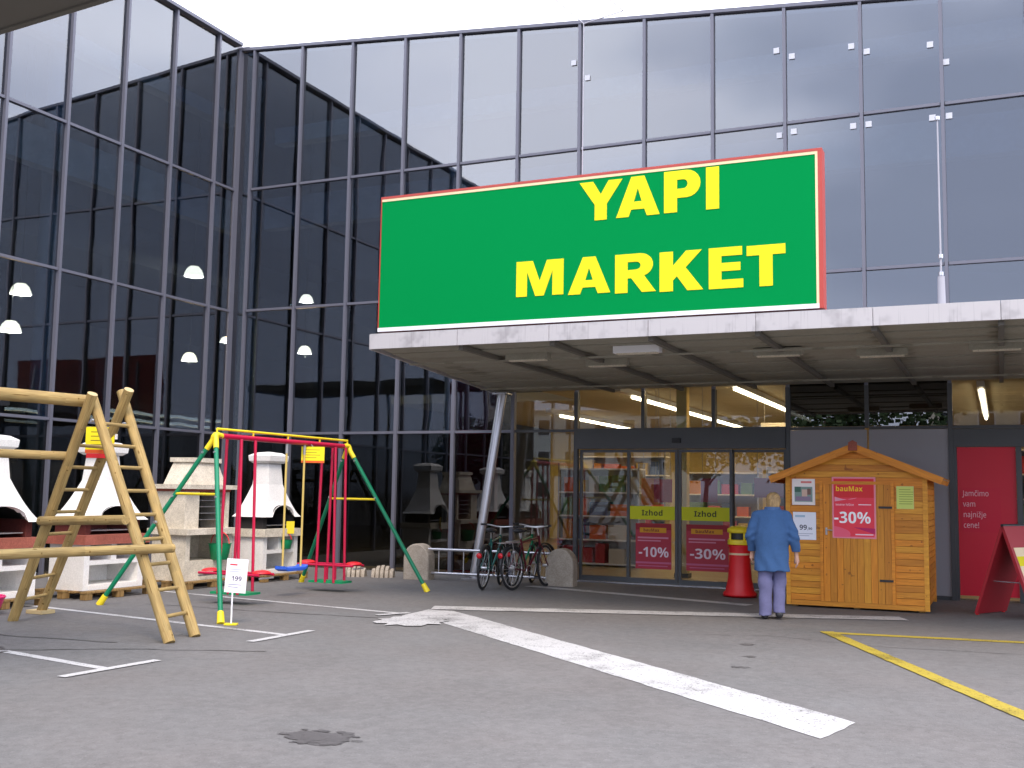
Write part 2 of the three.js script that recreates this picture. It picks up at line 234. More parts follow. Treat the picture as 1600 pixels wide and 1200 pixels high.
// ---------------------------------------------------------------- glass building
const Y1 = 2.67, Y2 = 5.27, Y3 = 7.89, YT = 11.09, FX = (i) => 0.356 + 1.25 * i, LZ = (j) => -0.505 + 1.2905 * j;
const roofY = (x) => 11.03 - 0.0925 * (x - 0.35);
const front = thing('glass_shop_building', 'dark glazed shop front with sloping roofline above the entrance', 'building');
const left = thing('glass_wing_building', 'tall dark glazed wing along the left side of the forecourt', 'building');
{
  const r = rng(5);
  const tilt = (m) => { m.rotation.set((r() - 0.5) * 0.0018, (r() - 0.5) * 0.0018, 0); };
  const pane = (parent, pts, mat, axis) => { // pts in (along, y); centred so that the tiny tilt turns about the pane itself
    const cx = pts.reduce((s, p) => s + p[0], 0) / pts.length, cy = pts.reduce((s, p) => s + p[1], 0) / pts.length;
    const g = extr(pts.map((p) => [p[0] - cx, p[1] - cy]), 0.012); g.translate(0, 0, -0.006); if (axis === 'x') g.rotateY(-Math.PI / 2);
    { const u = g.attributes.uv, ou = r() * 9, ov = r() * 9; for (let n = 0; n < u.count; n++) u.setXY(n, u.getX(n) + ou, u.getY(n) + ov); }
    const m = add('pane', g, mat === 'mirror' ? mirrorGlass[Math.floor(r() * 3)] : mat, parent); if (axis === 'x') { m.position.set(-0.02, cy, cx); } else m.position.set(cx, cy, -0.02); tilt(m); return m;
  };
  const q = (a, b, y0, y1, y1b = y1) => [[a, y0], [b, y0], [b, y1b], [a, y1]];
  // front wing, glass columns
  const NX = 14;
  for (let i = 0; i < NX; i++) {
    const a = FX(i) + 0.03, b = FX(i + 1) - 0.03, lit = (i >= 5 && i < 9) || i >= 11;
    if (i < 6) pane(front, q(a, b, 0.08, Y1 - 0.03), i === 5 ? M.glassClear : M.glassDark, 'z');
    if (lit) { pane(front, q(a, b, Y1 + 0.03, 3.42), M.glassClear, 'z'); pane(front, q(a, b, 3.46, Y2 - 0.03), M.glassMirror, 'z'); }
    else if (i >= 9) { pane(front, q(a, b, Y1 + 0.03, 3.42), M.glassStrip, 'z'); pane(front, q(a, b, 3.46, Y2 - 0.03), M.glassMirror, 'z'); }
    else pane(front, q(a, b, Y1 + 0.03, Y2 - 0.03), M.glassMirror, 'z');
    pane(front, q(a, b, Y2 + 0.03, Y3 - 0.03), M.glassMirror, 'z');
    pane(front, q(a, b, Y3 + 0.03, roofY(a) - 0.06, roofY(b) - 0.06), M.glassMirror, 'z');
  }
  for (let i = 1; i <= NX; i++) {
    const x = FX(i);
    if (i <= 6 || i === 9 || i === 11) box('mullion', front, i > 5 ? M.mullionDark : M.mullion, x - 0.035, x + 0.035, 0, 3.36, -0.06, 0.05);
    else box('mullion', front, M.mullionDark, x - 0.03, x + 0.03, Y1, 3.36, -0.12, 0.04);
    box('mullion', front, M.mullion, x - 0.027, x + 0.027, 3.361, roofY(x) - 0.02, -0.05, 0.05);
  }
  for (const y of [Y1, Y2, Y3]) for (let i = 0; i < NX; i++) {
    if (y === Y1 && (i === 6 || i === 7 || i === 8)) continue;
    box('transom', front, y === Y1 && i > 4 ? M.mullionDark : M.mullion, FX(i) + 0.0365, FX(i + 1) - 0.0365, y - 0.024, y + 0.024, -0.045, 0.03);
  }
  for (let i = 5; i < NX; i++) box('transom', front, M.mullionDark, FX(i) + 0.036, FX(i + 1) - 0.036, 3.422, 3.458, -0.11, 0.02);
  box('corner_post', front, M.mullion, -0.02, 0.03, 0, 11.0, 0.07, 0.12);
  box('corner_post', front, M.mullion, 0.325, 0.375, 0, 11.0, -0.06, 0.05);
  pane(front, q(0.031, 0.324, 0.02, 10.98), M.glassMirror, 'z'); box('corner_post', front, M.mullion, -0.05, 0.03, 0, 10.98, -0.03, 0.069);
  // roof edge of front wing
  { const s = extr([[-0.1, 0], [NX * 1.25 + 0.36, -0.0925 * (NX * 1.25 + 0.36)], [NX * 1.25 + 0.36, -0.0925 * (NX * 1.25 + 0.36) + 0.065], [-0.1, 0.065]], 0.18); s.translate(0, 11.015, -0.12); add('roof_edge', s, M.mullion, front); }
  { const s = extr([[0, 0], [18, -0.0925 * 18], [18, -0.0925 * 18 + 0.08], [0, 0.08]], 23); s.translate(0, 10.98, -23.2); add('roof', s, M.roof, front); }
  box('back_wall', front, M.interiorDark, 0, 18, 0, 11, -23.5, -23.2); box('back_wall', left, M.interiorDark, -14.3, -0.002, 0, YT + 0.25, -23.5, -23.201);
  box('side_wall', front, M.interiorDark, 17.9, 18.2, 0, 10.2, -23.2, -0.2);
  // left wing
  const NZ = 13;
  for (let j = 0; j < NZ; j++) {
    const a = j ? LZ(j) + 0.03 : 0.14, b = LZ(j + 1) - 0.03;
    pane(left, q(a, b, 0.08, Y1 - 0.03), M.glassDark, 'x');
    pane(left, q(a, b, Y1 + 0.03, Y2 - 0.03), M.glassMirror, 'x');
    pane(left, q(a, b, Y2 + 0.03, Y3 - 0.03), M.glassMirror, 'x');
    pane(left, q(a, b, Y3 + 0.03, YT - 0.06), M.glassMirror, 'x');
    const z = LZ(j + 1); box('mullion', left, M.mullion, -0.05, 0.05, 0, YT - 0.02, z - 0.027, z + 0.027);
    for (const y of [Y1, Y2, Y3]) box('transom', left, M.mullion, -0.045, 0.03, y - 0.024, y + 0.024, j ? a + 0.0005 : 0.12, b - 0.0005);
  }
  box('roof_edge', left, M.mullion, -0.12, 0.10, YT - 0.02, YT + 0.05, 0.12, LZ(NZ) + 0.1);
  box('roof', left, M.roof, -14, -0.121, YT, YT + 0.1, -0.19, LZ(NZ) + 0.1);
  box('roof', left, M.roof, -14, -0.001, YT + 0.02, YT + 0.12, -23.2, -0.191);
  box('back_wall', left, M.interiorDark, -14.3, -14, 0, YT + 0.25, -23.2, LZ(NZ) + 0.4);
  box('end_wall', left, M.interiorDark, -13.999, -0.13, 0, YT + 0.09, LZ(NZ) + 0.1, LZ(NZ) + 0.4);
  // structure behind the glass, and grey bands standing in for a reflection
  box('floor_slab_edge', left, M.interiorBeam, -0.45, -0.2, 7.05, 7.72, -0.4, LZ(NZ));
  box('floor_slab_edge', front, M.interiorBeam, 0.6, 17.8, 7.05, 7.72, -0.45, -0.2);
  box('roof_beam', left, M.interiorBeam, -0.75, -0.45, 9.5, 9.8, -0.4, LZ(NZ));
  box('roof_beam', front, M.interiorBeam, 0.6, 17.8, 9.0, 9.35, -0.75, -0.45);
  box('reflection_band', front, M.interiorGrey, 0.6, 5.5, 1.95, 2.60, -0.9, -0.8);  // grey strip added to imitate the reflection on the lower panes
  box('reflection_band', left, M.interiorGrey, -0.9, -0.8, 1.95, 2.60, 0.4, LZ(NZ));  // same added reflection strip along the wing
  for (const z of [-1.5, 4.2, 9.9]) rod('column', left, M.column, [-0.75, 0, z], [-0.75, 11, z], 0.2, 0.2, 20);
  for (const x of [4.7]) rod('column', front, M.column, [x, 0, -1.2], [x, 10.5, -1.2], 0.17, 0.17, 20);
  box('upper_floor', left, M.interiorDark, -13.9, -4.8, 7.1, 7.4, -23, LZ(NZ));
  for (const [y, z] of [[3.0, -3], [3.0, 0.5], [3.0, 4]]) box('rack_panel', left, M.interiorDark, -8, -7.6, 0, y, z, z + 2.2);
  tag(box('shop_floor', null, M.shopFloor, -14, 18, 0.002, 0.02, -23.2, -0.14), 'pale floor of the shop behind the glass front', null, null, 'structure');
  tag(box('wing_floor', null, M.shopFloor, -14, -0.14, 0.002, 0.02, -0.138, LZ(NZ)), 'pale floor of the glazed wing', null, null, 'structure');
  // entrance hall ceiling and walls
  box('hall_ceiling', front, M.shopCeil, 5.6, 17.85, 3.78, 4.0, -23.1, -0.3);
  box('hall_ceiling', front, M.shopCeil, 0.4, 5.599, 3.78, 4.0, -23.1, -6);
  box('hall_back_wall', front, M.shopWall, 0.4, 17.85, 0.02, 3.78, -17.3, -17);
  box('red_partition', front, M.redWall, 4.95, 5.95, 0.02, 3.7, -0.75, -0.6);
  // entrance: header, grey panels, red door panel
  box('door_header', front, M.mullionDark, FX(6) + 0.036, FX(9) - 0.036, 2.34, 2.70, -0.10, 0.09);
  { const s = box('door_sensor', front, M.blackPlastic, 9.66, 9.80, 2.44, 2.52, 0.091, 0.14); tag(s, 'small black motion sensor above the doors'); }
  box('wall_panel', front, M.greyPanel, FX(9) + 0.036, 12.855, 0.06, Y1 - 0.03, -0.06, 0.03);
  box('wall_panel', front, M.greyPanel, 12.885, FX(11) - 0.036, 0.06, Y1 - 0.03, -0.06, 0.03);
  box('plinth', front, M.mullionDark, FX(9) + 0.036, FX(11) - 0.036, 0, 0.055, -0.06, 0.02);
  box('door_header', front, M.mullionDark, FX(11) + 0.036, 17.8, 2.36, Y1 - 0.03, -0.08, 0.04);
  box('door_frame', front, M.mullionDark, FX(11) + 0.036, 14.185, 0, 2.358, -0.08, 0.03);
  box('door_frame', front, M.mullionDark, 15.02, 15.10, 0, 2.358, -0.08, 0.03);
  const rd = box('red_panel', front, M.redDoor, 14.188, 15.017, 0.08, 2.355, -0.05, 0.0);
  const txt = canvasMat(512, 512, (g, w, h) => { g.fillStyle = '#dc0a35'; g.fillRect(0, 0, w, h); g.fillStyle = '#f3c9cf'; g.font = '88px sans-serif'; ['Jamčimo', 'vam', 'najnižje', 'cene!'].forEach((s, i) => g.fillText(s, 20, 98 + i * 122)); }, { roughness: 0.45, color: lin(1, 1, 1) });
  sheet('lettering', rd, txt, 14.235, 14.79, 1.05, 1.73, 0.004);
  { const g = q(15.13, 17.7, 0.1, 2.35); pane(front, g, M.glassClear, 'z'); }
}
// sliding doors: leaves of the entrance
{
  const door = thing('sliding_door', 'glazed sliding entrance doors with yellow strips and sale posters', 'door', [0, 0, 0]);
  const leaf = (x0, x1, z) => {
    box('leaf_frame', door, M.mullionDark, x0, x0 + 0.05, 0.03, 2.33, z - 0.025, z + 0.025); box('leaf_frame', door, M.mullionDark, x1 - 0.05, x1, 0.03, 2.33, z - 0.025, z + 0.025);
    box('leaf_rail', door, M.mullionDark, x0 + 0.051, x1 - 0.051, 0.03, 0.11, z - 0.024, z + 0.024); box('leaf_rail', door, M.mullionDark, x0 + 0.051, x1 - 0.051, 2.28, 2.33, z - 0.024, z + 0.024);
    box('pane', door, M.glassClear, x0 + 0.052, x1 - 0.052, 0.112, 2.278, z - 0.006, z + 0.006);
  };
  leaf(7.91, 8.86, -0.06); leaf(8.82, 9.735, 0.01); leaf(9.745, 10.68, 0.01); leaf(10.64, 11.57, -0.06);
  box('threshold', door, M.steel, 7.9, 11.58, 0.004, 0.028, -0.1, 0.16);
  const exitMat = canvasMat(512, 160, (g, w, h) => { g.fillStyle = '#d9dd12'; g.fillRect(0, 0, w, h); g.fillStyle = '#33401a'; g.font = 'bold 92px sans-serif'; g.textAlign = 'center'; g.fillText('Izhod', w / 2, 112); });
  sheet('exit_strip', door, exitMat, 8.875, 9.682, 1.115, 1.345, 0.0195); sheet('exit_strip', door, exitMat, 9.80, 10.625, 1.115, 1.345, 0.0195);
  const sale = (n) => canvasMat(512, 640, (g, w, h) => { g.fillStyle = '#b83346'; g.fillRect(0, 0, w, h); g.fillStyle = '#a01c2a'; g.fillRect(0, 0, w, 90); g.fillStyle = '#e0a018'; g.fillRect(60, 60, 380, 70); g.fillStyle = '#7a1020'; g.font = 'bold 60px sans-serif'; g.fillText(n[0], 110, 116); g.fillStyle = '#d88ba2'; g.fillRect(30, 190, 440, 24); g.fillRect(30, 235, 330, 18); g.fillStyle = '#f0dfe8'; g.font = 'bold 190px sans-serif'; g.fillText(n[1], 40, 470); g.fillStyle = '#c9668a'; g.fillRect(0, 540, w, 26); g.fillRect(40, 590, 420, 14); });  // print colours muted to imitate reflections lying over the posters
  sheet('sale_poster', door, sale(['bauMax', '-10%']), 8.98, 9.62, 0.27, 1.05, 0.018); sheet('sale_poster', door, sale(['bauMax', '-30%']), 9.88, 10.61, 0.27, 1.05, 0.018);
}
// things inside the lit entrance hall
{
  for (const [x, z0, z1, lab] of [[7.6, -14.8, -3.0, 'long warm fluorescent light row above the sliding doors'], [10.1, -12, -1.6, 'warm fluorescent light row above the blond person'], [4.0, -15, -8, 'distant fluorescent light row behind the leaning strut'], [14.5, -12, -3.8, 'fluorescent light row above the red door panel']]) {
    const L = thing('fluorescent_light', lab, 'ceiling light', [x, 3.62, (z0 + z1) / 2]);
    const d = (z1 - z0) / 2; box('housing', L, M.whiteMetal, -0.07, 0.07, 0.05, 0.159, -d, d);
    for (let z = -d + 0.02; z < d - 1.2; z += 1.55) rod('tube', L, M.tube, [0, 0.01, z], [0, 0.01, z + 1.47], 0.034, 0.034, 8);
    const a = new THREE.RectAreaLight(0xffd08c, 14, 0.10, z1 - z0); a.position.set(0, -0.03, 0); a.rotation.x = -Math.PI / 2; L.add(a);
  }
  const r = rng(88), cols = [[0.55, 0.22, 0.03], [0.60, 0.42, 0.05], [0.42, 0.03, 0.04], [0.55, 0.50, 0.42], [0.06, 0.10, 0.26], [0.10, 0.20, 0.07], [0.62, 0.12, 0.03]].map((c) => std({ color: lin(...c), roughness: 0.6 }));
  const ORD = ['first', 'second', 'third', 'fourth', 'fifth', 'sixth', 'seventh', 'eighth', 'ninth', 'tenth'], CN = ['orange', 'ochre', 'dark red', 'beige', 'navy', 'green', 'rust'];
  const shelf = (x0, x1, z, rows, label, short) => {
    const s = thing('store_shelf', label, 'shelf'); box('back_panel', s, M.greyPanel, x0, x1, 0.02, rows * 0.5 + 0.1, z - 0.42, z - 0.4);
    for (let k = 0; k <= rows; k++) box('shelf_board', s, M.whiteMetal, x0, x1, 0.06 + k * 0.5, 0.09 + k * 0.5, z - 0.399, z);
    for (const x of [x0, x1]) box('upright', s, M.steel, x - 0.041, x - 0.001, 0.02, rows * 0.5 + 0.2, z - 0.4, z);
    for (let k = 0; k < rows; k++) for (let x = x0 + 0.06, n = 0; x < x1 - 0.3; n++) { const w = 0.18 + 0.25 * r(), h = 0.2 + 0.22 * r(), ci = Math.floor(r() * cols.length); tag(box('carton', null, cols[ci], x, x + w, 0.091 + k * 0.5, 0.091 + k * 0.5 + h, z - 0.36, z - 0.04 - 0.08 * r()), `${CN[ci]} carton, ${ORD[n]} from left on ${ORD[k]} board, ${short}`, 'carton', 'cartons on shop shelves'); x += w + 0.03 + 0.1 * r(); }
  };
  shelf(6.1, 7.9, -3.6, 4, 'shop shelf left of the sliding doors', 'shelf left of the doors'); shelf(8.1, 9.8, -6.5, 4, 'shop shelf straight behind the exit doors', 'shelf behind the exit doors'); shelf(10.2, 12.4, -5.5, 4, 'shop shelf behind the blond person', 'shelf behind the blond person'); shelf(4.0, 6.6, -10, 5, 'shop shelf far back behind the strut', 'far shelf behind the strut'); shelf(14.2, 17, -6, 5, 'shop shelf behind the red door panel', 'shelf behind the red panel');
  const hang = (x, y, z, w, h, c, label) => { const p = thing('hanging_poster', label, 'poster', [x, y, z]); box('print', p, std({ color: lin(...c), roughness: 0.7 }), -w / 2, w / 2, -h / 2, h / 2, -0.006, 0.006); for (const s of [-1, 1]) rod('cord', p, M.chain, [s * w * 0.4, h / 2, 0], [s * w * 0.4, 3.78 - y, 0], 0.004, 0.004, 4); };
  hang(9.2, 1.62, -0.9, 0.34, 0.42, [0.42, 0.03, 0.06], 'red poster hanging inside above the left exit strip'); hang(8.85, 1.6, -1.3, 0.36, 0.5, [0.55, 0.12, 0.01], 'orange poster hanging inside the left exit leaf'); hang(10.05, 1.64, -0.9, 0.3, 0.42, [0.34, 0.05, 0.09], 'dark red poster hanging inside above the right exit strip'); hang(11.05, 1.7, -1.4, 0.6, 0.35, [0.28, 0.03, 0.06], 'maroon banner hanging inside left of the shed'); hang(10.2, 2.95, -7, 0.9, 0.6, [0.8, 0.8, 0.78], 'white board hanging under the shop ceiling');
  const pk = thing('partition_post', 'yellow ochre post inside the entrance hall', 'post', [9.35, 0, -1.7]); box('shaft', pk, M.shopWall, -0.1, 0.1, 0.02, 3.775, -0.1, 0.1); box('foot', pk, M.mullionDark, -0.13, 0.13, 0.02, 0.1, -0.13, 0.13);
}
// pendant lamps in the dark hall
for (const [x, y, z, lab, s] of [[-4, 5.55, 1.95, 'glowing pendant lamp at the far left, upper of the pair', 1.1], [-4, 4.72, 2.15, 'glowing pendant lamp at the far left, lower of the pair', 1.1], [-4, 6.95, -3.36, 'large glowing pendant lamp high in the glazed wing', 1.25], [-4, 4.76, -3.34, 'glowing pendant lamp above the metal swing in the glazed wing', 1], [-4, 5.42, -4.7, 'small amber pendant lamp by the building corner', 0.7], [-0.23, 6.0, -3, 'glowing pendant lamp right of the corner, upper one', 0.85], [-0.23, 4.76, -3, 'glowing pendant lamp right of the corner, lower one', 0.85]]) {
  const L = thing('pendant_lamp', lab, 'lamp', [x, y, z]);
  add('shade', new THREE.LatheGeometry([[0.03, 0.22], [0.09, 0.21], [0.15, 0.15], [0.185, 0.07], [0.20, 0]].map((p) => new THREE.Vector2(p[0] * s, p[1] * s)), 20), M.bulb, L);
  rod('cord', L, M.blackPlastic, [0, 0.22 * s, 0], [0, (z < -0.2 && x > -4 ? 10.8 : 11) - y, 0], 0.008, 0.008, 5);
  const p = new THREE.PointLight(0xffe0b0, 2.0); p.position.set(0, -0.06, 0); L.add(p);
}

// ---------------------------------------------------------------- entrance canopy, strut, sign
{
  const c = thing('entrance_canopy', 'pale flat concrete canopy projecting over the shop entrance', 'canopy');
  const zF = 6.2, xl = (z) => 6.25 + 1.08 * z / zF; // left edge runs slightly skew
  const top = new THREE.Shape([[xl(0.1), -0.1], [xl(zF - 0.04), -(zF - 0.04)], [19, -(zF - 0.04)], [19, -0.1]].map((p) => new THREE.Vector2(...p)));
  const s = new THREE.ExtrudeGeometry(top, { depth: 0.13, bevelEnabled: false }); s.rotateX(-Math.PI / 2); s.translate(0, 3.42, 0); add('slab', s, M.roof, c);
  // fascia panels along the front edge
  const fx = [xl(zF) - 0.01, 8.6, 9.85, 11.1, 12.35, 13.6, 14.85, 16.1, 17.4, 19];
  for (let i = 0; i < fx.length - 1; i++) box('fascia_panel', c, M.fascia, fx[i] + 0.003, fx[i + 1] - 0.003, 3.375, 3.575, zF - 0.039, zF);
  { const g = boxG(0, 0.035, 3.375, 3.575, 0, Math.hypot(zF - 0.15, 1.06)); const m = add('side_fascia', g, M.fascia, c); m.position.set(xl(zF) - 0.01, 0, zF - 0.041); m.rotation.y = Math.PI + Math.atan2(1.08, zF); }
  // soffit panels with joints and transverse ribs
  const zs = Array.from({ length: 11 }, (_, k) => 0.15 + k * 0.6);
  for (let k = 0; k < 10; k++) {
    const z0 = zs[k] + 0.012, z1 = zs[k + 1] - 0.012; const xs = [null, 8.6, 9.85, 11.1, 12.35, 13.6, 14.85, 16.1, 17.4, 18.9];
    for (let i = 0; i < 9; i++) {
      const a0 = i ? xs[i] + 0.012 : xl(z0) + 0.05, a1 = i ? xs[i] + 0.012 : xl(z1) + 0.05, b = xs[i + 1] - 0.012;
      const sh = new THREE.Shape([[a0, -z0], [b, -z0], [b, -z1], [a1, -z1]].map((p) => new THREE.Vector2(...p))), g = new THREE.ExtrudeGeometry(sh, { depth: 0.03, bevelEnabled: false }); g.rotateX(-Math.PI / 2); g.translate(0, 3.386 + (k % 2) * 0.014 + ((i * 7 + k * 3) % 5) * 0.0012, 0);
      const u = g.attributes.uv; for (let n = 0; n < u.count; n++) u.setXY(n, u.getX(n) * 0.5 + i * 0.37, u.getY(n) * 0.5 + k * 0.21);
      add('soffit_panel', g, M.soffit, c);
    }
  }
  for (const x of [8.6, 9.85, 11.1, 12.35, 13.6, 14.85, 16.1]) box('rib', c, M.soffitJoint, x - 0.03, x + 0.03, 3.33, 3.385, 0.15, 6.1);
  for (const z of [1.35, 4.95]) box('rail', c, M.soffit, xl(z) + 0.1, 18.9, 3.31, 3.3295, z - 0.03, z + 0.03);
  for (const [x, z] of [[9.1, 5.1], [10.7, 5.35], [9.9, 4.2], [12.3, 4.6], [13.5, 4.2], [14.8, 4.4]]) {
    const f = thing('soffit_light', `flat unlit strip light under the canopy, ${x === 9.1 ? 'leftmost one' : x === 10.7 ? 'pale boxy one below the letter A' : x === 9.9 ? 'small one behind the pale box' : x === 12.3 ? 'right of the drooping bracket' : x === 13.5 ? 'above the shed' : 'nearest the right edge'}`, 'light fitting', [x, 3.30, z], 0);
    box('housing', f, x === 10.7 ? M.whiteMetal : M.soffit, -0.30, 0.30, 0.0, 0.087, -0.07, 0.07); box('cover', f, M.greyStucco, -0.26, 0.26, -0.015, -0.001, -0.05, 0.05);
  }
  const st = thing('support_strut', 'leaning grey steel tube holding up the canopy behind the bicycles', 'strut');
  rod('tube', st, M.steel, [6.22, 0.03, 0.75], [6.62, 3.30, 0.55], 0.085, 0.085, 20); box('foot_plate', st, M.steel, 6.05, 6.4, 0.004, 0.03, 0.58, 0.92); box('head_plate', st, M.steel, 6.48, 6.76, 3.30, 3.329, 0.42, 0.68);
  // sign
  const sg = thing('shop_sign', 'large green sign board with yellow lettering above the entrance', 'sign');
  const x0 = 7.42, x1 = 13.09, y0 = 3.60, y1 = 5.40;
  box('cabinet', sg, M.signRed, x0, x1, y0, y1, 5.98, 6.165);
  const frameStrip = (n, m, a, b, cc, d, z) => box(n, sg, m, a, b, cc, d, 6.166, z);
  frameStrip('frame_trim', M.signRed, x0, x1, y1 - 0.03, y1, 6.19); frameStrip('frame_trim', M.signRed, x1 - 0.046, x1, y0, y1 - 0.031, 6.19); frameStrip('frame_trim', M.whiteMetal, x0, x1 - 0.046, y0, y0 + 0.05, 6.19); frameStrip('frame_trim', M.signRed, x0, x0 + 0.012, y0 + 0.051, y1 - 0.031, 6.19);
  frameStrip('inner_trim', M.signCream, x0 + 0.013, x1 - 0.046, y1 - 0.065, y1 - 0.031, 6.186); frameStrip('inner_trim', M.signCream, x1 - 0.075, x1 - 0.046, y0 + 0.051, y1 - 0.066, 6.186);
  frameStrip('face', M.signGreen, x0 + 0.013, x1 - 0.076, y0 + 0.051, y1 - 0.066, 6.18);
  const arc = (cx, cy, rx, ry, a0, a1, n = 10) => Array.from({ length: n + 1 }, (_, i) => { const a = a0 + (a1 - a0) * i / n; return [cx + rx * Math.cos(a), cy + ry * Math.sin(a)]; });
  const H = Math.PI / 2;
  const glyph = {
    Y: [[[0, 1], [.32, 1], [.5, .66], [.68, 1], [1, 1], [.64, .40], [.64, 0], [.36, 0], [.36, .40]]],
    A: [[[0, 0], [.35, 1], [.65, 1], [1, 0], [.71, 0], [.65, .175], [.35, .175], [.29, 0]], [[.41, .37], [.59, .37], [.5, .70]]],
    P: [[[0, 0], [.36, 0], [.36, .34], ...arc(.62, .67, .38, .33, -H, H), [0, 1]], [[.36, .56], ...arc(.53, .67, .12, .11, -H, H), [.36, .78]]],
    I: [[[0, 0], [1, 0], [1, 1], [0, 1]]],
    M: [[[0, 0], [0, 1], [.35, 1], [.5, .42], [.65, 1], [1, 1], [1, 0], [.77, 0], [.77, .70], [.59, 0], [.41, 0], [.23, .70], [.23, 0]]],
    R: [[[0, 0], [.31, 0], [.31, .37], [.40, .37], [.66, 0], [1, 0], [.77, .34], ...arc(.62, .705, .31, .295, -H * 0.8, H), [0, 1]], [[.31, .58], ...arc(.52, .69, .11, .10, -H, H), [.31, .79]]],
    K: [[[0, 0], [0, 1], [.31, 1], [.31, .64], [.61, 1], [.97, 1], [.60, .58], [1, 0], [.64, 0], [.40, .37], [.31, .27], [.31, 0]]],
    E: [[[0, 0], [0, 1], [.97, 1], [.97, .79], [.37, .79], [.37, .62], [.92, .62], [.92, .42], [.37, .42], [.37, .21], [1, .21], [1, 0]]],
    T: [[[.33, 0], [.33, .76], [0, .76], [0, 1], [1, 1], [1, .76], [.67, .76], [.67, 0]]],
  };
  for (const [ch, a, b, lo, hi] of [['Y', 10.223, 10.771, 4.816, 5.296], ['A', 10.693, 11.231, 4.82, 5.305], ['P', 11.284, 11.72, 4.823, 5.318], ['I', 11.785, 11.937, 4.82, 5.318], ['M', 9.398, 10.025, 3.94, 4.38], ['A', 10.085, 10.625, 3.925, 4.375], ['R', 10.685, 11.187, 3.905, 4.37], ['K', 11.232, 11.75, 3.89, 4.358], ['E', 11.815, 12.21, 3.885, 4.36], ['T', 12.25, 12.682, 3.882, 4.352]]) {
    const [o, h] = glyph[ch], f = (p) => [a + p[0] * (b - a), lo + p[1] * (hi - lo)]; const g = extr(o.map(f), 0.006, 0, h ? [h.map(f)] : []); g.translate(0, 0, 6.1805); add('letter', g, M.signYellow, sg);
  }
  for (const x of [8.2, 10.2, 12.3]) box('bracket', sg, M.steel, x - 0.03, x + 0.03, 3.578, 5.2, 5.88, 5.979);
  // slender masts on the canopy
  const m1 = thing('loop_aerial', 'thin pale mast with square wire loop rising behind the sign', 'aerial', [10.11, 3.578, 5.8]);
  rod('mast', m1, M.mast, [0, 0, 0], [0, 3.92, 0], 0.010, 0.007, 8); rod('base', m1, M.whiteMetal, [0, 0, 0], [0, 0.06, 0], 0.07, 0.05, 12);
  for (const [a, b] of [[[0, 3.92, 0], [-0.5, 4.42, 0]], [[0, 3.92, 0], [0.53, 4.0, 0]], [[0.53, 4.0, 0], [0.02, 4.5, 0]], [[0.02, 4.5, 0], [-0.5, 4.42, 0]]]) rod('wire', m1, M.mast, a, b, 0.008, 0.008, 5);
  const m2 = thing('canopy_mast', 'slim pale rod standing on the canopy right of the sign', 'mast', [14.28, 3.578, 6.0]);
  rod('sleeve', m2, M.mast, [0, 0, 0], [0, 0.32, 0], 0.042, 0.036, 12); rod('rod', m2, M.mast, [0, 0.32, 0], [0, 2.05, 0], 0.011, 0.008, 8); for (const y of [0.33, 0.52, 2.04]) rod('collar', m2, M.steel, [0, y, 0], [0, y + 0.04, 0], 0.026, 0.026, 10);
}
// small white glass clamps beside the mullions
for (const [x, y] of [[11.47, 9.2], [11.73, 9.06], [12.71, 9.08], [12.955, 8.95], [13.94, 8.91], [14.175, 8.58], [11.51, 7.69], [11.75, 7.73], [12.72, 7.70], [12.965, 7.70], [13.95, 7.68], [14.2, 7.68], [7.73, 9.56], [8.0, 9.23]]) {
  const nm = [x < 9 ? 'near the aerial' : x < 12.2 ? 'above the sign corner' : x < 13.3 ? 'one mullion past the sign' : 'nearest the right edge', y > 8 ? 'upper row' : 'below upper transom', (x - 0.356) / 1.25 % 1 > 0.5 ? 'left' : 'right'];
  tag(box('glass_clamp', null, M.clamp, x - 0.048, x + 0.048, y - 0.048, y + 0.048, -0.012, 0.012), `white glass clamp ${nm[0]}, ${nm[1]}, ${nm[2]} of mullion`, 'clamp', 'white glass clamps');
}
// flat shelter roof whose edge shows in the top left corner
{
  const o = thing('shelter_roof', 'dark flat shelter roof edge in the top left corner', 'shelter', [7.844, 0, 12.535], -0.09); box('slab', o, M.soffitJoint, -6.2, 1.6, 5.0, 5.18, 0.05, 3.1); box('edge_trim', o, M.soffitJoint, -6.2, 1.6, 4.985, 5.2, 0, 0.049);
  for (const [x, z] of [[-5.6, 0.7], [-5.6, 2.7], [-2.6, 2.7]]) rod('post', o, M.steel, [x, 0, z], [x, 5.0, z], 0.06, 0.06, 14);
}
